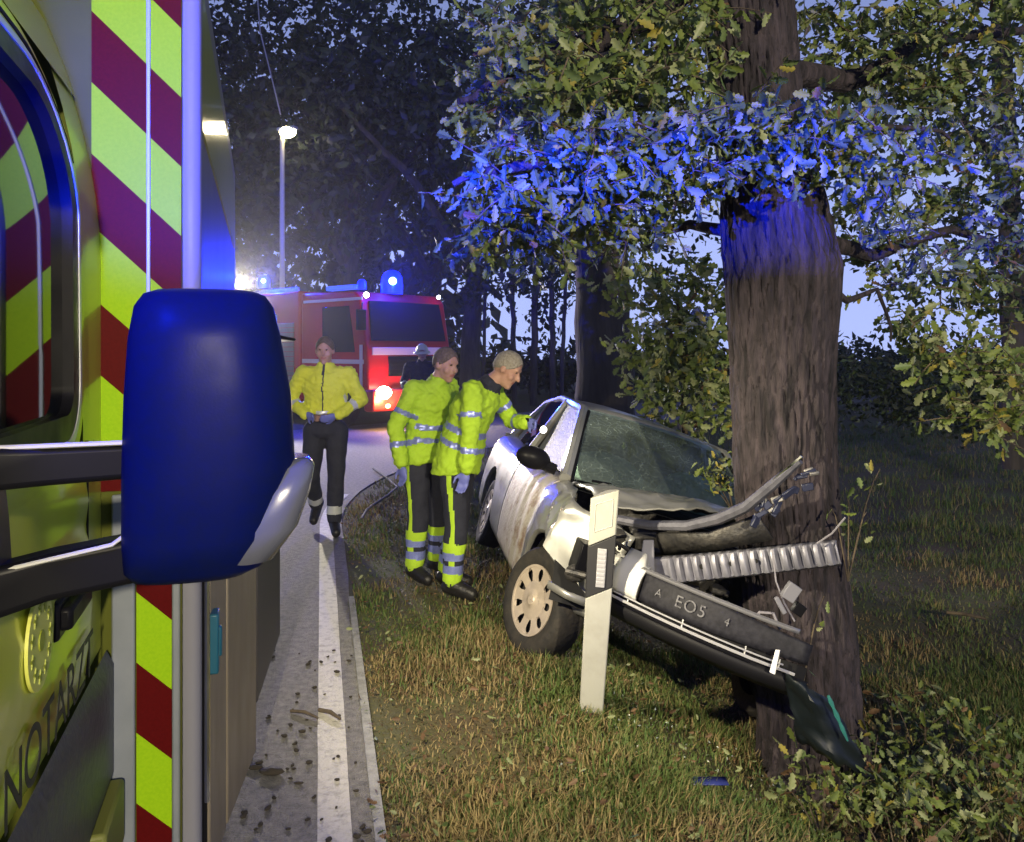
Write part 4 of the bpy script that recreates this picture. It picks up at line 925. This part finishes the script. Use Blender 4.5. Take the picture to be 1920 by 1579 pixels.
bkt = MB(); bkt.loft([[at(1196, 1080, 3.9), at(1228, 1082, 3.9), at(1228, 1082, 3.98), at(1196, 1080, 3.98)], [at(1206, 1012, 3.92), at(1226, 1012, 3.92), at(1226, 1012, 3.97), at(1206, 1012, 3.97)]]); bkt.build('bumper_bracket', whitepl, car, world=True, bevel=.006)
for ch, s_ in (('A', .30), ('E', .415), ('O', .475), ('5', .535), ('4', .655)):
    text_mesh('plate_character', ch, .075 if ch not in 'A4' else .05, frame(e1, e2, BM(s_, .012, .012) - CW), mat('worn white print', (.13, .13, .14), (.04, .04, .045), scale=45, rough=.7, lo=.5, hi=.62), bump)
cl = MB(); cl.prism([(-.01, -.05), (.012, -.05), (.004, .05), (-.012, .045)], at(1455, 1240, 3.36) , e1, e2, e3 * .012); cl.build('side_marker', mat('clear lens', (.8, .8, .78), rough=.2), car, world=True)
dk = MB(); rows = []
for i in range(15):
    t = i / 14; row = []
    for k in range(13):
        q = k / 12; c = at(1470 + 150 * q * (.55 + .45 * t) + 25 * t, 1262 + 48 * q + 128 * t + 30 * q * t, 3.38 - .10 * sin(pi * q) + .05 * t)
        row.append(c + Vector((.012 * nz(t * 5, q * 5, 1), .05 * nz(t * 4, q * 3, 2), .02 * nz(t * 6, q * 6, 3) - .03 * (t > .9) * nz(q * 9, 3))))
    rows.append(row)
dk.grid(rows); dk.build('hanging_arch_liner', mat('dark teal plastic', (.006, .010, .012), rough=.5), car, world=True, smooth=60, solid=.006)
tl = MB()
tl.tube([at(1553 + 5.2 * k, 1305 + 12 * k, 3.255) for k in range(8)], [.006, .010, .006, .011, .006, .010, .007, .004], n=7)
tl.build('liner_clip', mat('teal clip', (.03, .16, .14), rough=.4), car, world=True)
# torn wiring and a white tag
wr = MB(); wr.tube([at(1448, 1030, 3.52), at(1455, 1090, 3.5), at(1470, 1130, 3.48), at(1490, 1165, 3.47)], .004, n=5); wr.tube([at(1530, 1020, 3.48), at(1560, 1000, 3.46), at(1585, 970, 3.44)], .004, n=5)
wr.tube([at(1400, 1170, 3.6), at(1425, 1148, 3.58), at(1450, 1150, 3.57), at(1462, 1180, 3.56)], .007, n=6); wr.build('loose_cable', mat('grey wire', (.22, .21, .24), rough=.5), car, world=True)
tg = MB(); tg.box(at(1483, 1110, 3.46), (.062, .03, .075), 0, Matrix.Rotation(.6, 3, 'Y')); tg.box(at(1463, 1135, 3.46), (.02, .02, .08), 0, Matrix.Rotation(-.5, 3, 'Y')); tg.box(at(1497, 1142, 3.47), (.05, .03, .05), 1, Matrix.Rotation(.6, 3, 'Y'))
tg.build('hanging_plug', [whitepl, blackpl], car, world=True, bevel=.004)

# ================================================================== ROADSIDE POST
pb = at(1108, 1345, 3.78)
pst = empty('delineator_post', pb, label='white roadside post with slanted black band in front of the silver car', cat='post'); pst.rotation_euler = (0, R(3.6), R(-8))
def sec(z, w, sl):                             # rounded triangular section, cut on the slant
    o = []
    for x, y in ((-1, -.50), (-.93, -.62), (-.5, -.66), (.5, -.66), (.93, -.62), (1, -.50), (.80, .1), (.3, .75), (0, .85), (-.3, .75), (-.80, .1)):
        o.append((x * w, y * w, z + sl * x * w))
    return o
def pslice(z0, s0, z1, s1, grow_=0.0):
    mb = MB(); w = lambda z: .056 + .010 * z + grow_
    mb.loft([sec(z0, w(z0), s0), sec((z0 + z1) / 2, w((z0 + z1) / 2), (s0 + s1) / 2), sec(z1, w(z1), s1)]); return mb
SLP = .52
pslice(-.12, 0, .60, SLP).build('post_shaft', postw, pst, smooth=30, bevel=.003)
band = pslice(.603, SLP, .845, SLP, .001).build('black_band', mat('matt black band', (.02, .02, .022), rough=.5), pst, smooth=30, bevel=.002)
pslice(.848, SLP, 1.065, SLP * .75).build('post_head', postw, pst, smooth=30, bevel=.004)
rfx = MB(); rfx.box((.004, -.046, .722), (.042, .012, .180)); 
for k in range(8): rfx.box((.004, -.0525, .652 + .02 * k), (.036, .003, .014))
rfx.build('reflector', mat('grey reflector', (.42, .42, .44), rough=.3, metal=.3), band, bevel=.003)
emb = MB()
for a, b in (((-.04, .885), (.04, .92)), ((.04, .92), (.04, 1.045)), ((.04, 1.045), (-.04, 1.015)), ((-.04, 1.015), (-.04, .885))): emb.tube([(a[0], -.0448, a[1]), (b[0], -.0448, b[1])], .0022, n=5)
emb.build('embossed_edge', mat('pale edge plastic', (.45, .45, .40), rough=.5), pst)  # raised edge lines, paler than the post

# ================================================================== PEOPLE
def capsule(mb, p0, r0, p1, r1, sc=None):
    p0, p1 = Vector(p0), Vector(p1); mb.tube([p0, p1], [r0, r1], n=14); mb.sphere(p0, r0 * 1.0, 14, 9); mb.sphere(p1, r1 * 1.0, 14, 9)
def fuse(mb, name, voxel, iters=4):
    """one continuous skin round overlapping shapes"""
    me = bpy.data.meshes.new(name); me.from_pydata([tuple(v) for v in mb.v], [], mb.f)
    bm = bmesh.new(); bm.from_mesh(me); bmesh.ops.recalc_face_normals(bm, faces=bm.faces); bm.to_mesh(me); bm.free()
    o = bpy.data.objects.new('tmp', me); COL.objects.link(o)
    r = o.modifiers.new('r', 'REMESH'); r.mode = 'VOXEL'; r.voxel_size = voxel
    s = o.modifiers.new('s', 'SMOOTH'); s.iterations = iters; s.factor = .5
    dg = bpy.context.evaluated_depsgraph_get(); m2 = bpy.data.meshes.new_from_object(o.evaluated_get(dg)); m2.name = name
    bpy.data.objects.remove(o); m2.polygons.foreach_set('use_smooth', [True] * len(m2.polygons))
    return m2
def seg_t(p, a, b):
    d = b - a; t = max(0, min(1, (p - a).dot(d) / d.length_squared)); return t, (p - a - d * t).length
def person(loc, heading, J, label, top, bands, hemc, hair, glove, trouser_bands, jacket_z, side_stripe=False, helmet=False, group=None, wrinkle=.016, zipper=False):
    """J: joints (forward, left, up); top: jacket material"""
    h = Vector((heading[0], heading[1], 0)).normalized(); l = Vector((-h.y, h.x, 0))
    e_ = empty('person', loc, label=label, cat='person', group=group)
    def w(p): return h * p[0] + l * p[1] + Vector((0, 0, p[2]))
    K = {k: w(v) for k, v in J.items()}
    hd = K['head']; look = w(J['look']).normalized(); upd = (hd - K['neck']).normalized(); upd = (upd - look * upd.dot(look)).normalized(); sd = upd.cross(look)
    Rm = Matrix((look, sd, upd)).transposed()
    def hp(f_, s_, u_): return hd + Rm @ Vector((f_, s_, u_))
    # ---- body
    b = MB()
    b.sphere(hp(-.012, 0, .025), .1, 20, 14, sc=(.98, .77, 1.0), rot=Rm)
    b.sphere(hp(.025, 0, -.035), .078, 16, 12, sc=(.85, .74, 1.05), rot=Rm)
    b.sphere(hp(.060, 0, -.092), .026, 10, 8, rot=Rm)
    capsule(b, hp(.082, 0, .018), .010, hp(.106, 0, -.020), .014)
    capsule(b, hp(.074, -.035, .036), .012, hp(.074, .035, .036), .012)
    for s in (-1, 1): b.sphere(hp(-.005, s * .078, -.002), .030, 10, 8, sc=(.75, .35, 1), rot=Rm); b.sphere(hp(.058, s * .040, -.025), .026, 10, 8, rot=Rm)
    capsule(b, hp(.080, -.018, -.056), .008, hp(.080, .018, -.056), .008)
    capsule(b, K['neck'], .062, hp(-.02, 0, -.05), .055)
    capsule(b, K['chest'], .11, K['neck'], .058); capsule(b, K['pelvis'], .10, K['chest'], .115)
    for s in 'rl':
        capsule(b, K['sh_' + s], .050, K['el_' + s], .040); capsule(b, K['el_' + s], .040, K['wr_' + s], .030)
        capsule(b, K['hip_' + s], .070, K['kn_' + s], .052); capsule(b, K['kn_' + s], .058, K['an_' + s], .042); capsule(b, K['an_' + s], .045, K['toe_' + s], .035)
        capsule(b, K['pelvis'], .09, K['hip_' + s], .07); capsule(b, K['chest'].lerp(K['neck'], .3), .08, K['sh_' + s], .048)
        wv = K['wr_' + s]; d = (K['hand_' + s] - wv).normalized(); q = d.cross(l if abs(d.dot(l)) < .9 else h).normalized(); pn = d.cross(q)
        palm = wv + d * .055; b.sphere(palm, .046, 12, 9, sc=(1.05, .85, .45), rot=Matrix((d, q, pn)).transposed())
        for k, (off, ln) in enumerate(((-.030, .062), (-.010, .074), (.010, .070), (.028, .054))):
            r0 = palm + d * .032 + q * off; m_ = r0 + d * ln * .55 + pn * .010; capsule(b, r0, .0095, m_, .009); capsule(b, m_, .009, m_ + d * ln * .35 + pn * .028, .0075)
        t0 = palm - d * .015 + q * -.030; t1 = t0 + d * .028 - q * .028 + pn * .012; capsule(b, t0, .012, t1, .010); capsule(b, t1, .010, t1 + d * .030 + pn * .012, .008)
    me = fuse(b, 'body', .0078, 3)
    for m in (skinm, glovem if glove else skinm, eyem, lipm): me.materials.append(m)
    eyes = [hp(.083, s * .032, .018) for s in (-1, 1)]; mouth = hp(.092, 0, -.056)
    idx = []
    for p in me.polygons:
        c = p.center; k = 0
        if min((c - e2_).length for e2_ in eyes) < .0095: k = 2
        elif abs((c - mouth).dot(sd)) < .024 and abs((c - mouth).dot(upd)) < .008 and (c - mouth).dot(look) > -.03: k = 3
        elif min((c - K['hand_r']).length, (c - K['hand_l']).length) < .14: k = 1
        idx.append(k)
    me.polygons.foreach_set('material_index', idx)
    body = bpy.data.objects.new('body', me); COL.objects.link(body); body.parent = e_
    # ---- hair or helmet
    hm = MB(); rows = []
    for i in range(9):
        th = (.03 + .54 * i / 8) * pi; row = []
        for k in range(28):
            a = 2 * pi * k / 28; fr_ = cos(a); tt = th * (1 - (.30 if helmet else .46) * max(0, fr_) ** 2) * (1.0 + .25 * max(0, -fr_)); gr_ = .004 * nz(a * 5, i, 3)
            k_ = 1.18 if helmet else 1.05
            row.append(hp(-.012 + (.098 * k_ + gr_) * sin(tt) * cos(a), (.077 * k_ + gr_) * sin(tt) * sin(a), .025 + (.100 * k_ + gr_) * cos(tt)))
        rows.append(row)
    hm.grid(rows, closed=True)
    if helmet: hm.loft([[hp(-.012 + r_ * 1.15 * cos(a), r_ * sin(a), z_) for a in [2 * pi * k / 24 for k in range(24)]] for r_, z_ in ((.09, .03), (.125, .012), (.125, .004), (.09, .01))])
    hm.build('helmet' if helmet else 'hair', helm if helmet else hair, e_, smooth=80, solid=.012 if helmet else .006)
    # ---- jacket
    j = MB(); hem = K['pelvis'].lerp(K['chest'], 0) + Vector((0, 0, jacket_z - K['pelvis'].z))
    def ellip(c, rf, rs, up, n=22):
        up = up.normalized(); a = (h - up * h.dot(up)).normalized(); s_ = up.cross(a); return [c + a * rf * cos(2 * pi * k / n) + s_ * rs * sin(2 * pi * k / n) for k in range(n)]
    ax = (K['chest'] - K['pelvis']).normalized(); ax2 = (K['neck'] - K['chest']).normalized()
    j.loft([ellip(hem, .165, .218, Vector((0, 0, 1))), ellip(hem + ax * .05, .166, .216, ax), ellip(K['pelvis'].lerp(K['chest'], .55), .150, .190, ax), ellip(K['chest'], .150, .205, ax), ellip(K['chest'].lerp(K['neck'], .45), .135, .185, ax2), ellip(K['chest'].lerp(K['neck'], .8), .10, .12, ax2), ellip(K['neck'] + ax2 * .0, .078, .080, ax2), ellip(K['neck'] + ax2 * .035, .076, .078, ax2)])
    for s in 'rl':
        capsule(j, K['chest'].lerp(K['neck'], .4).lerp(K['sh_' + s], .5), .092, K['sh_' + s], .074); capsule(j, K['sh_' + s], .076, K['el_' + s], .060); capsule(j, K['el_' + s], .061, K['wr_' + s].lerp(K['el_' + s], .04), .052)
    me = fuse(j, 'jacket', .0108, 3)
    for v in me.vertices:
        c = v.co; n_ = nz(c.x * 8, c.y * 8, c.z * 9) + 1.1 * abs(nz(c.x * 15, c.y * 15, c.z * 21)) + .35 * nz(c.x * 34, c.y * 34, c.z * 40) - .3; v.co = c + v.normal * wrinkle * n_
    for m in (top, reflb, refls, navy): me.materials.append(m)
    idx = []
    for p in me.polygons:
        c = p.center; k = 0
        best = min(((seg_t(c, K[a], K[b_]), nm) for a, b_, nm in (('pelvis', 'chest', 't'), ('chest', 'neck', 'n'), ('sh_r', 'el_r', 'ur'), ('el_r', 'wr_r', 'fr'), ('sh_l', 'el_l', 'ul'), ('el_l', 'wr_l', 'fl'))), key=lambda q: q[0][1] - (.07 if q[1] in 'tn' else 0))
        (t_, d_), nm = best
        if nm == 't': t_ = (c - K['pelvis']).dot(K['chest'] - K['pelvis']) / (K['chest'] - K['pelvis']).length_squared
        for seg, a, b_, mi_ in bands:
            if (nm == seg or nm[0] == seg) and a < t_ < b_: k = mi_
        if nm == 'n' and t_ > .86 and hairg is hair: k = 3
        if zipper and k != 2 and abs((c - K['chest']).dot(l)) < .007 and (c - K['chest']).dot(h) > .05: k = 3
        idx.append(k)
    me.polygons.foreach_set('material_index', idx)
    jk = bpy.data.objects.new('jacket', me); COL.objects.link(jk); jk.parent = e_
    # ---- trousers
    t = MB()
    t.loft([ellip(K['pelvis'] + Vector((0, 0, z_)), rf, rs, Vector((0, 0, 1))) for z_, rf, rs in ((.05, .12, .155), (.01, .13, .17), (-.06, .13, .175), (-.10, .10, .14))])
    for s in 'rl': capsule(t, K['hip_' + s] + Vector((0, 0, .02)), .105, K['kn_' + s], .080); capsule(t, K['kn_' + s], .080, K['an_' + s] + (K['kn_' + s] - K['an_' + s]) * .10, .070)
    me = fuse(t, 'trousers', .0108, 3)
    for v in me.vertices:
        c = v.co; v.co = c + v.normal * .009 * (nz(c.x * 11, c.y * 11, c.z * 7) + .5 * nz(c.x * 20, c.y * 20, c.z * 14))
    for m in (navy, reflb, refls, top): me.materials.append(m)
    idx = []
    for p in me.polygons:
        c = p.center; k = 0
        for s in 'rl':
            t_, d_ = seg_t(c, K['kn_' + s], K['an_' + s])
            if d_ < .12 and 0 < t_ < 1:
                for a, b_, mi_ in trouser_bands:
                    if a < t_ < b_: k = mi_
        if side_stripe and k == 0 and c.z < K['pelvis'].z - .02:
            for s in 'rl':
                sg = 1 if s == 'l' else -1
                for ja, jb in (('hip_', 'kn_'), ('kn_', 'an_')):
                    a_, b_ = K[ja + s], K[jb + s]
                    tq = max(0, min(1, (c - a_).dot(b_ - a_) / (b_ - a_).length_squared)); dv = (c - a_.lerp(b_, tq)); dv.z = 0
                    if (c - a_).dot(b_ - a_) >= 0 and dv.length > .03 and dv.length < .16 and dv.normalized().dot(l * sg) > .982: k = 3
        idx.append(k)
    me.polygons.foreach_set('material_index', idx)
    to = bpy.data.objects.new('trousers', me); COL.objects.link(to); to.parent = e_
    # ---- boots
    for s in 'rl':
        bt = MB(); a_, t_ = K['an_' + s], K['toe_' + s]; capsule(bt, a_ + (K['kn_' + s] - a_) * .22, .056, a_, .052); capsule(bt, a_, .050, t_, .042); capsule(bt, a_ - (t_ - a_) * .25 - Vector((0, 0, .035)), .042, t_ - Vector((0, 0, .01)), .038)
        m2 = fuse(bt, 'boot', .009, 2); m2.materials.append(bootm); o = bpy.data.objects.new('boot', m2); COL.objects.link(o); o.parent = e_
    return e_, K
def legs_std(**k):
    J = dict(hip_r=(0, -.10, .90), kn_r=(.03, -.11, .50), an_r=(0, -.12, .095), toe_r=(.15, -.14, .045), hip_l=(0, .10, .90), kn_l=(.03, .11, .50), an_l=(0, .12, .095), toe_l=(.15, .14, .045)); J.update(k); return J
# the officer walking on the road
J1 = legs_std(hip_l=(0, .10, .92), kn_l=(.04, .10, .51), an_l=(.02, .08, .10), toe_l=(.16, .12, .045), hip_r=(0, -.10, .92), kn_r=(.02, -.13, .52), an_r=(-.28, -.13, .20), toe_r=(-.16, -.14, .09))
J1.update(pelvis=(0, 0, .98), chest=(.02, 0, 1.34), neck=(.02, 0, 1.53), head=(.04, 0, 1.665), look=(1, 0, -.12), sh_r=(.02, -.20, 1.46), sh_l=(.02, .20, 1.46), el_r=(-.02, -.32, 1.22), el_l=(-.02, .32, 1.22),
          wr_r=(.17, -.15, 1.10), wr_l=(.17, .13, 1.09), hand_r=(.25, -.05, 1.08), hand_l=(.25, .03, 1.06))
person((-1.70, 7.3, 0), (0.05, -1), J1, 'person in a yellow police jacket and dark trousers walking on the road', hivisy, [('t', .30, .44, 2), ('f', .30, .48, 2)], None, hairm, True, [(.60, .78, 2)], 1.10, zipper=True)
# two rescuers by the wreck
J2 = legs_std(); J2.update(pelvis=(0, 0, .93), chest=(.07, 0, 1.29), neck=(.13, 0, 1.46), head=(.20, 0, 1.575), look=(1, -.05, -.25), sh_r=(.06, -.20, 1.40), sh_l=(.06, .20, 1.40), el_r=(-.02, -.29, 1.13), el_l=(.02, .29, 1.13),
                           wr_r=(.04, -.29, .88), wr_l=(.03, .22, .92), hand_r=(.06, -.29, .79), hand_l=(.02, .20, .83))
BND = [('t', .30, .40, 1), ('t', .55, .66, 1), ('u', .52, .64, 1), ('f', .38, .54, 1)]
person((-.64, 5.92, -.01), (.80, -.60), J2, 'person in yellow high-visibility jacket standing behind the one bending over', hivis, BND, None, hairm, True, [(.30, .46, 3), (.46, .58, 1), (.66, .80, 1), (.80, .95, 3)], .86, side_stripe=True, group='rescuers in high-visibility suits')
J3 = legs_std(an_l=(-.12, .12, .095), toe_l=(.03, .14, .045), kn_l=(-.03, .11, .50)); J3.update(pelvis=(-.02, 0, .92), chest=(.12, 0, 1.29), neck=(.25, 0, 1.46), head=(.36, 0, 1.55), look=(.9, -.1, -.55), sh_r=(.17, -.20, 1.41), sh_l=(.19, .20, 1.42), el_r=(.18, -.27, 1.14), el_l=(.32, .28, 1.18),
                           wr_r=(.15, -.27, .90), wr_l=(.47, .10, 1.19), hand_r=(.13, -.27, .80), hand_l=(.54, .04, 1.18))
p3, K3 = person((-.38, 5.55, -.01), (.97, -.25), J3, 'person in yellow high-visibility suit bending towards the wreck with a torch', hivis, BND, None, hairg, True, [(.30, .46, 3), (.46, .58, 1), (.66, .80, 1), (.80, .95, 3)], .84, side_stripe=True, group='rescuers in high-visibility suits')
# white back print on the bending person's jacket
tb = K3['hand_l'] + Vector(p3.location)
to_ = MB(); td = Vector((.62, -.70, -.33)).normalized(); to_.tube([tb - td * .09, tb + td * .05, tb + td * .06, tb + td * .09], [.014, .014, .022, .023], n=12)
torch = to_.build('torch', blackpl); tag(torch, 'lit torch held out over the wrecked car', 'torch')
tl_ = MB(); tl_.sphere(tb + td * .092, .024, sc=(1, 1, 1)); tl_.build('torch_lens', glow('torch lens', (1, .93, .8), 14), torch)
lamp('torch_light', 'SPOT', tb + td * .13, 25, (1, .93, .8), None, radius=.02, rot=td, spot=60)
# firefighter in the distance
J4 = legs_std(); J4.update(pelvis=(0, 0, .95), chest=(.02, 0, 1.32), neck=(.03, 0, 1.50), head=(.05, 0, 1.62), look=(1, .2, -.1), sh_r=(.02, -.20, 1.43), sh_l=(.02, .20, 1.43), el_r=(.0, -.30, 1.18), el_l=(.02, .30, 1.18),
                           wr_r=(.18, -.22, 1.10), wr_l=(.16, .22, 1.08), hand_r=(.26, -.17, 1.09), hand_l=(.24, .16, 1.07))
person((-1.36, 12.2, 0), (-.1, -1), J4, 'firefighter in dark turnout coat and pale helmet by the fire engine', navy, [('t', .25, .38, 1), ('f', .3, .5, 2)], None, hairm, False, [(.6, .75, 2)], .88, helmet=True)

# ================================================================== SMALL THINGS ON THE ROAD AND VERGE
clodm = mat('dark mud', (.030, .024, .018), (.06, .05, .035), scale=40, rough=.95, bump=.5)
cm = []
for k in range(4):
    c = MB(); c.sphere((0, 0, .25), .5, 9, 6, sc=(1.2, .8, .6))
    for i, v in enumerate(c.v): c.v[i] = v * (1 + .5 * nz(v.x * 3 + k * 7, v.y * 3, v.z * 3))
    o = c.build('mud_clod', clodm, smooth=50); cm.append(o.data); bpy.data.objects.remove(o)
r2 = random.Random(11)
for k in range(64):
    Y = 2.72 + 1.75 * r2.random() ** 1.3; X = edge(Y) - .02 - .50 * r2.random()
    s = r2.choice([.012, .015, .018, .022, .026]); zz = .004 if edge(Y) - .21 < X < edge(Y) - .09 else 0
    o = bpy.data.objects.new('mud_clod', cm[k % 4]); COL.objects.link(o); o.location = (X, Y, zz); o.scale = (s, s, s * .8); o.rotation_euler = (0, 0, r2.uniform(0, 6))
    tag(o, 'small dark clod of mud scattered on the pale road by the edge line', 'mud clod', 'mud clods on the road')
big = [(510, 1452, .075, 'largest dark lump of earth on the road beside the folding door'), (478, 1442, .05, 'broken lump of earth between the folding door and the largest lump'), (560, 1470, .03, 'dark lump of earth near the paint line, right of the largest lump')]
for u, v, s, lb in big:
    Y = 1.68 * 1500 / (v - 655); o = bpy.data.objects.new('earth_lump', cm[1]); COL.objects.link(o); o.location = ((u - 960) / 1500 * Y, Y, 0); o.scale = (s, s * .7, s * .5); tag(o, lb, 'earth lump')
def stick(u0, v0, u1, v1, lb, r=.007, zz=0.0):
    y0, y1 = (CH - zz) * 1500 / (v0 - 655), (CH - zz) * 1500 / (v1 - 655)
    a, b = Vector(((u0 - 960) / 1500 * y0, y0, zz + .008)), Vector(((u1 - 960) / 1500 * y1, y1, zz + .010)); mb = MB(); m_ = a.lerp(b, .5) + Vector((0, .012, .006))
    mb.tube([a, m_, b], [r, r * 1.1, r * .7], n=7); tag(mb.build('stick', twigm), lb, 'stick')
stick(545, 1336, 596, 1350, 'dark stick lying on the asphalt left of the paint line'); stick(598, 1334, 638, 1352, 'thicker dark stick lying across the white paint line', .009, .004)
stick(1775, 1150, 1850, 1163, 'pale stick lying in the green grass right of the oak', .012, -.30)
hs_ = MB(); hp_ = [(700, 880), (722, 895), (745, 915), (728, 930), (705, 945), (688, 958), (678, 975)]
hs_.tube([((u - 960) / 1500 * (1.66 * 1500 / (v - 655)), 1.66 * 1500 / (v - 655), .03) for u, v in hp_], .014, n=8)
tag(hs_.build('fire_hose', mat('grey hose', (.07, .068, .06), rough=.8)), 'thin hose winding from the dark road to the grass edge', 'hose')
bs = MB(); p = at(1320, 1500, 3.2); p.z = gz(p.x, p.y) + .06
bs.grid([[p + Vector((.05 * x - .05, .03 * y, .012 * nz(x, y))) for x in range(4)] for y in range(3)]); tag(bs.build('plastic_shard', mat('blue shard', (.03, .04, .18), rough=.25), solid=.004), 'small bluish plastic shard in the grass below the wreck', 'shard')
gp_, gd_, gs_ = [], [], []
for k in range(420):
    x = .1 + 1.3 * rng.uniform() ; y = 3.1 + 1.0 * rng.uniform(); gp_.append((x, y, gz(x, y) + .03 * rng.uniform() + .01)); gd_.append(rng.normal(size=3)); gs_.append(rng.uniform(.006, .02))
tag(scatter('broken_glass', gp_, gd_, gs_, rng.choice(3, len(gp_), p=[.5, .3, .2]), [mat('glass crumb', (.45, .50, .48), rough=.1, spec=.8), blackpl, silver], ST), kind='stuff')
# leafy sprouts round the oak and brambles in the ditch
def sprout(base, tips, label, leaf, n, cat='plant', name='sprout', r=.004, mats=leafm, probs=(.4, .25, .27, .06, .02)):
    e_ = empty(name, base, label=label, cat=cat); B = Vector(base); ps, ds, ss = [], [], []
    for tp__ in tips:
        tp__ = Vector(tp__); md = B.lerp(tp__, .55) + Vector((0, 0, .12 * (tp__ - B).length)); mb = MB(); Q = [B, B.lerp(md, .5), md, md.lerp(tp__, .55) + Vector((0, 0, .02)), tp__]; mb.tube(Q, [r, r * .9, r * .8, r * .6, r * .3], n=5); mb.build('stem', twigm, e_, world=True)
        for k in range(n):
            t_ = rng.uniform(.35, 1) * 3.99; i = int(t_); q = Q[i].lerp(Q[i + 1], t_ - i) + Vector(rng.normal(0, leaf * .5, 3)); ps.append(q - B); dd = rng.normal(size=3); ds.append(dd); ss.append(leaf * rng.uniform(.6, 1.2))
    lm2 = [bpy.data.meshes.new('x') for _ in range(0)]
    f_ = scatter('leaves', ps, ds, ss, rng.choice(5, len(ps), p=probs), list(mats), LT, e_); tag(f_, kind='stuff')
sprout(at(1375, 960, 4.6), [at(1350, 870, 4.55), at(1325, 885, 4.5), at(1362, 895, 4.55), at(1310, 890, 4.6)], 'yellow green sprout between the bonnet and the oak trunk', .055, 22, probs=(.45, .1, .3, .15, 0))
sprout(at(1590, 1090, 3.75), [at(1592, 940, 3.7), at(1650, 880, 3.75), at(1560, 955, 3.68), at(1625, 960, 3.72)], 'thin sprout with few leaves at the right side of the oak trunk', .05, 5)
sprout(at(1500, 1310, 3.5), [at(1545, 1118, 3.52), at(1515, 1285, 3.45)], 'bent bare sprig with small leaves in front of the oak foot', .045, 3, r=.005)
for k, (u, v, Y, sz_, lb) in enumerate(((1660, 1330, 3.6, .34, 'leafy bramble at the right foot of the oak'), (1740, 1250, 3.9, .36, 'leafy bramble behind the dark gap in the grass'), (1840, 1330, 3.6, .34, 'leafy bramble nearest the right edge of the picture'),
                                (1760, 1420, 3.35, .32, 'bramble with pale leaves in the middle of the ditch'), (1870, 1480, 3.15, .30, 'low bramble in the bottom right corner'), (1680, 1190, 4.1, .34, 'bramble with thin stems just right of the trunk'), (1900, 1400, 3.35, .3, 'bramble half cut off by the right edge of the picture'), (1690, 1470, 3.2, .28, 'low sparse bramble below the foot of the oak'), (1800, 1210, 4.0, .34, 'bramble below the pale stick'), (1540, 1440, 3.42, .26, 'bramble growing over the foot of the oak'), (1630, 1420, 3.5, .28, 'bramble hiding the right-hand root of the oak'))):
    b0 = at(u, v, Y); b0.z = gz(b0.x, b0.y) - .01
    tips = [b0 + Vector((sz_ * cos(a) * rng.uniform(.5, 1), sz_ * sin(a) * rng.uniform(.5, 1), rng.uniform(.10, .42))) for a in [2 * pi * q / 7 + k for q in range(7)]]
    sprout(b0, tips, lb, .062, 17, cat='bramble', name='bramble', mats=leafm, probs=(.27, .33, .27, .06, .07))

# ================================================================== NIGHT AIR
hzm = bpy.data.materials.new('night air'); hzm.use_nodes = True; N = hzm.node_tree.nodes; N.clear()
vo_ = N.new('ShaderNodeVolumePrincipled'); mo = N.new('ShaderNodeOutputMaterial'); hzm.node_tree.links.new(vo_.outputs[0], mo.inputs['Volume'])
vo_.inputs['Density'].default_value = .0010; vo_.inputs['Anisotropy'].default_value = .8; vo_.inputs['Color'].default_value = (.9, .92, .95, 1)
hb_ = MB(); hb_.box((0, 44, 9.7), (244, 156, 22.8)); hz_ = hb_.build('haze', hzm, smooth=0); tag(hz_, kind='stuff')
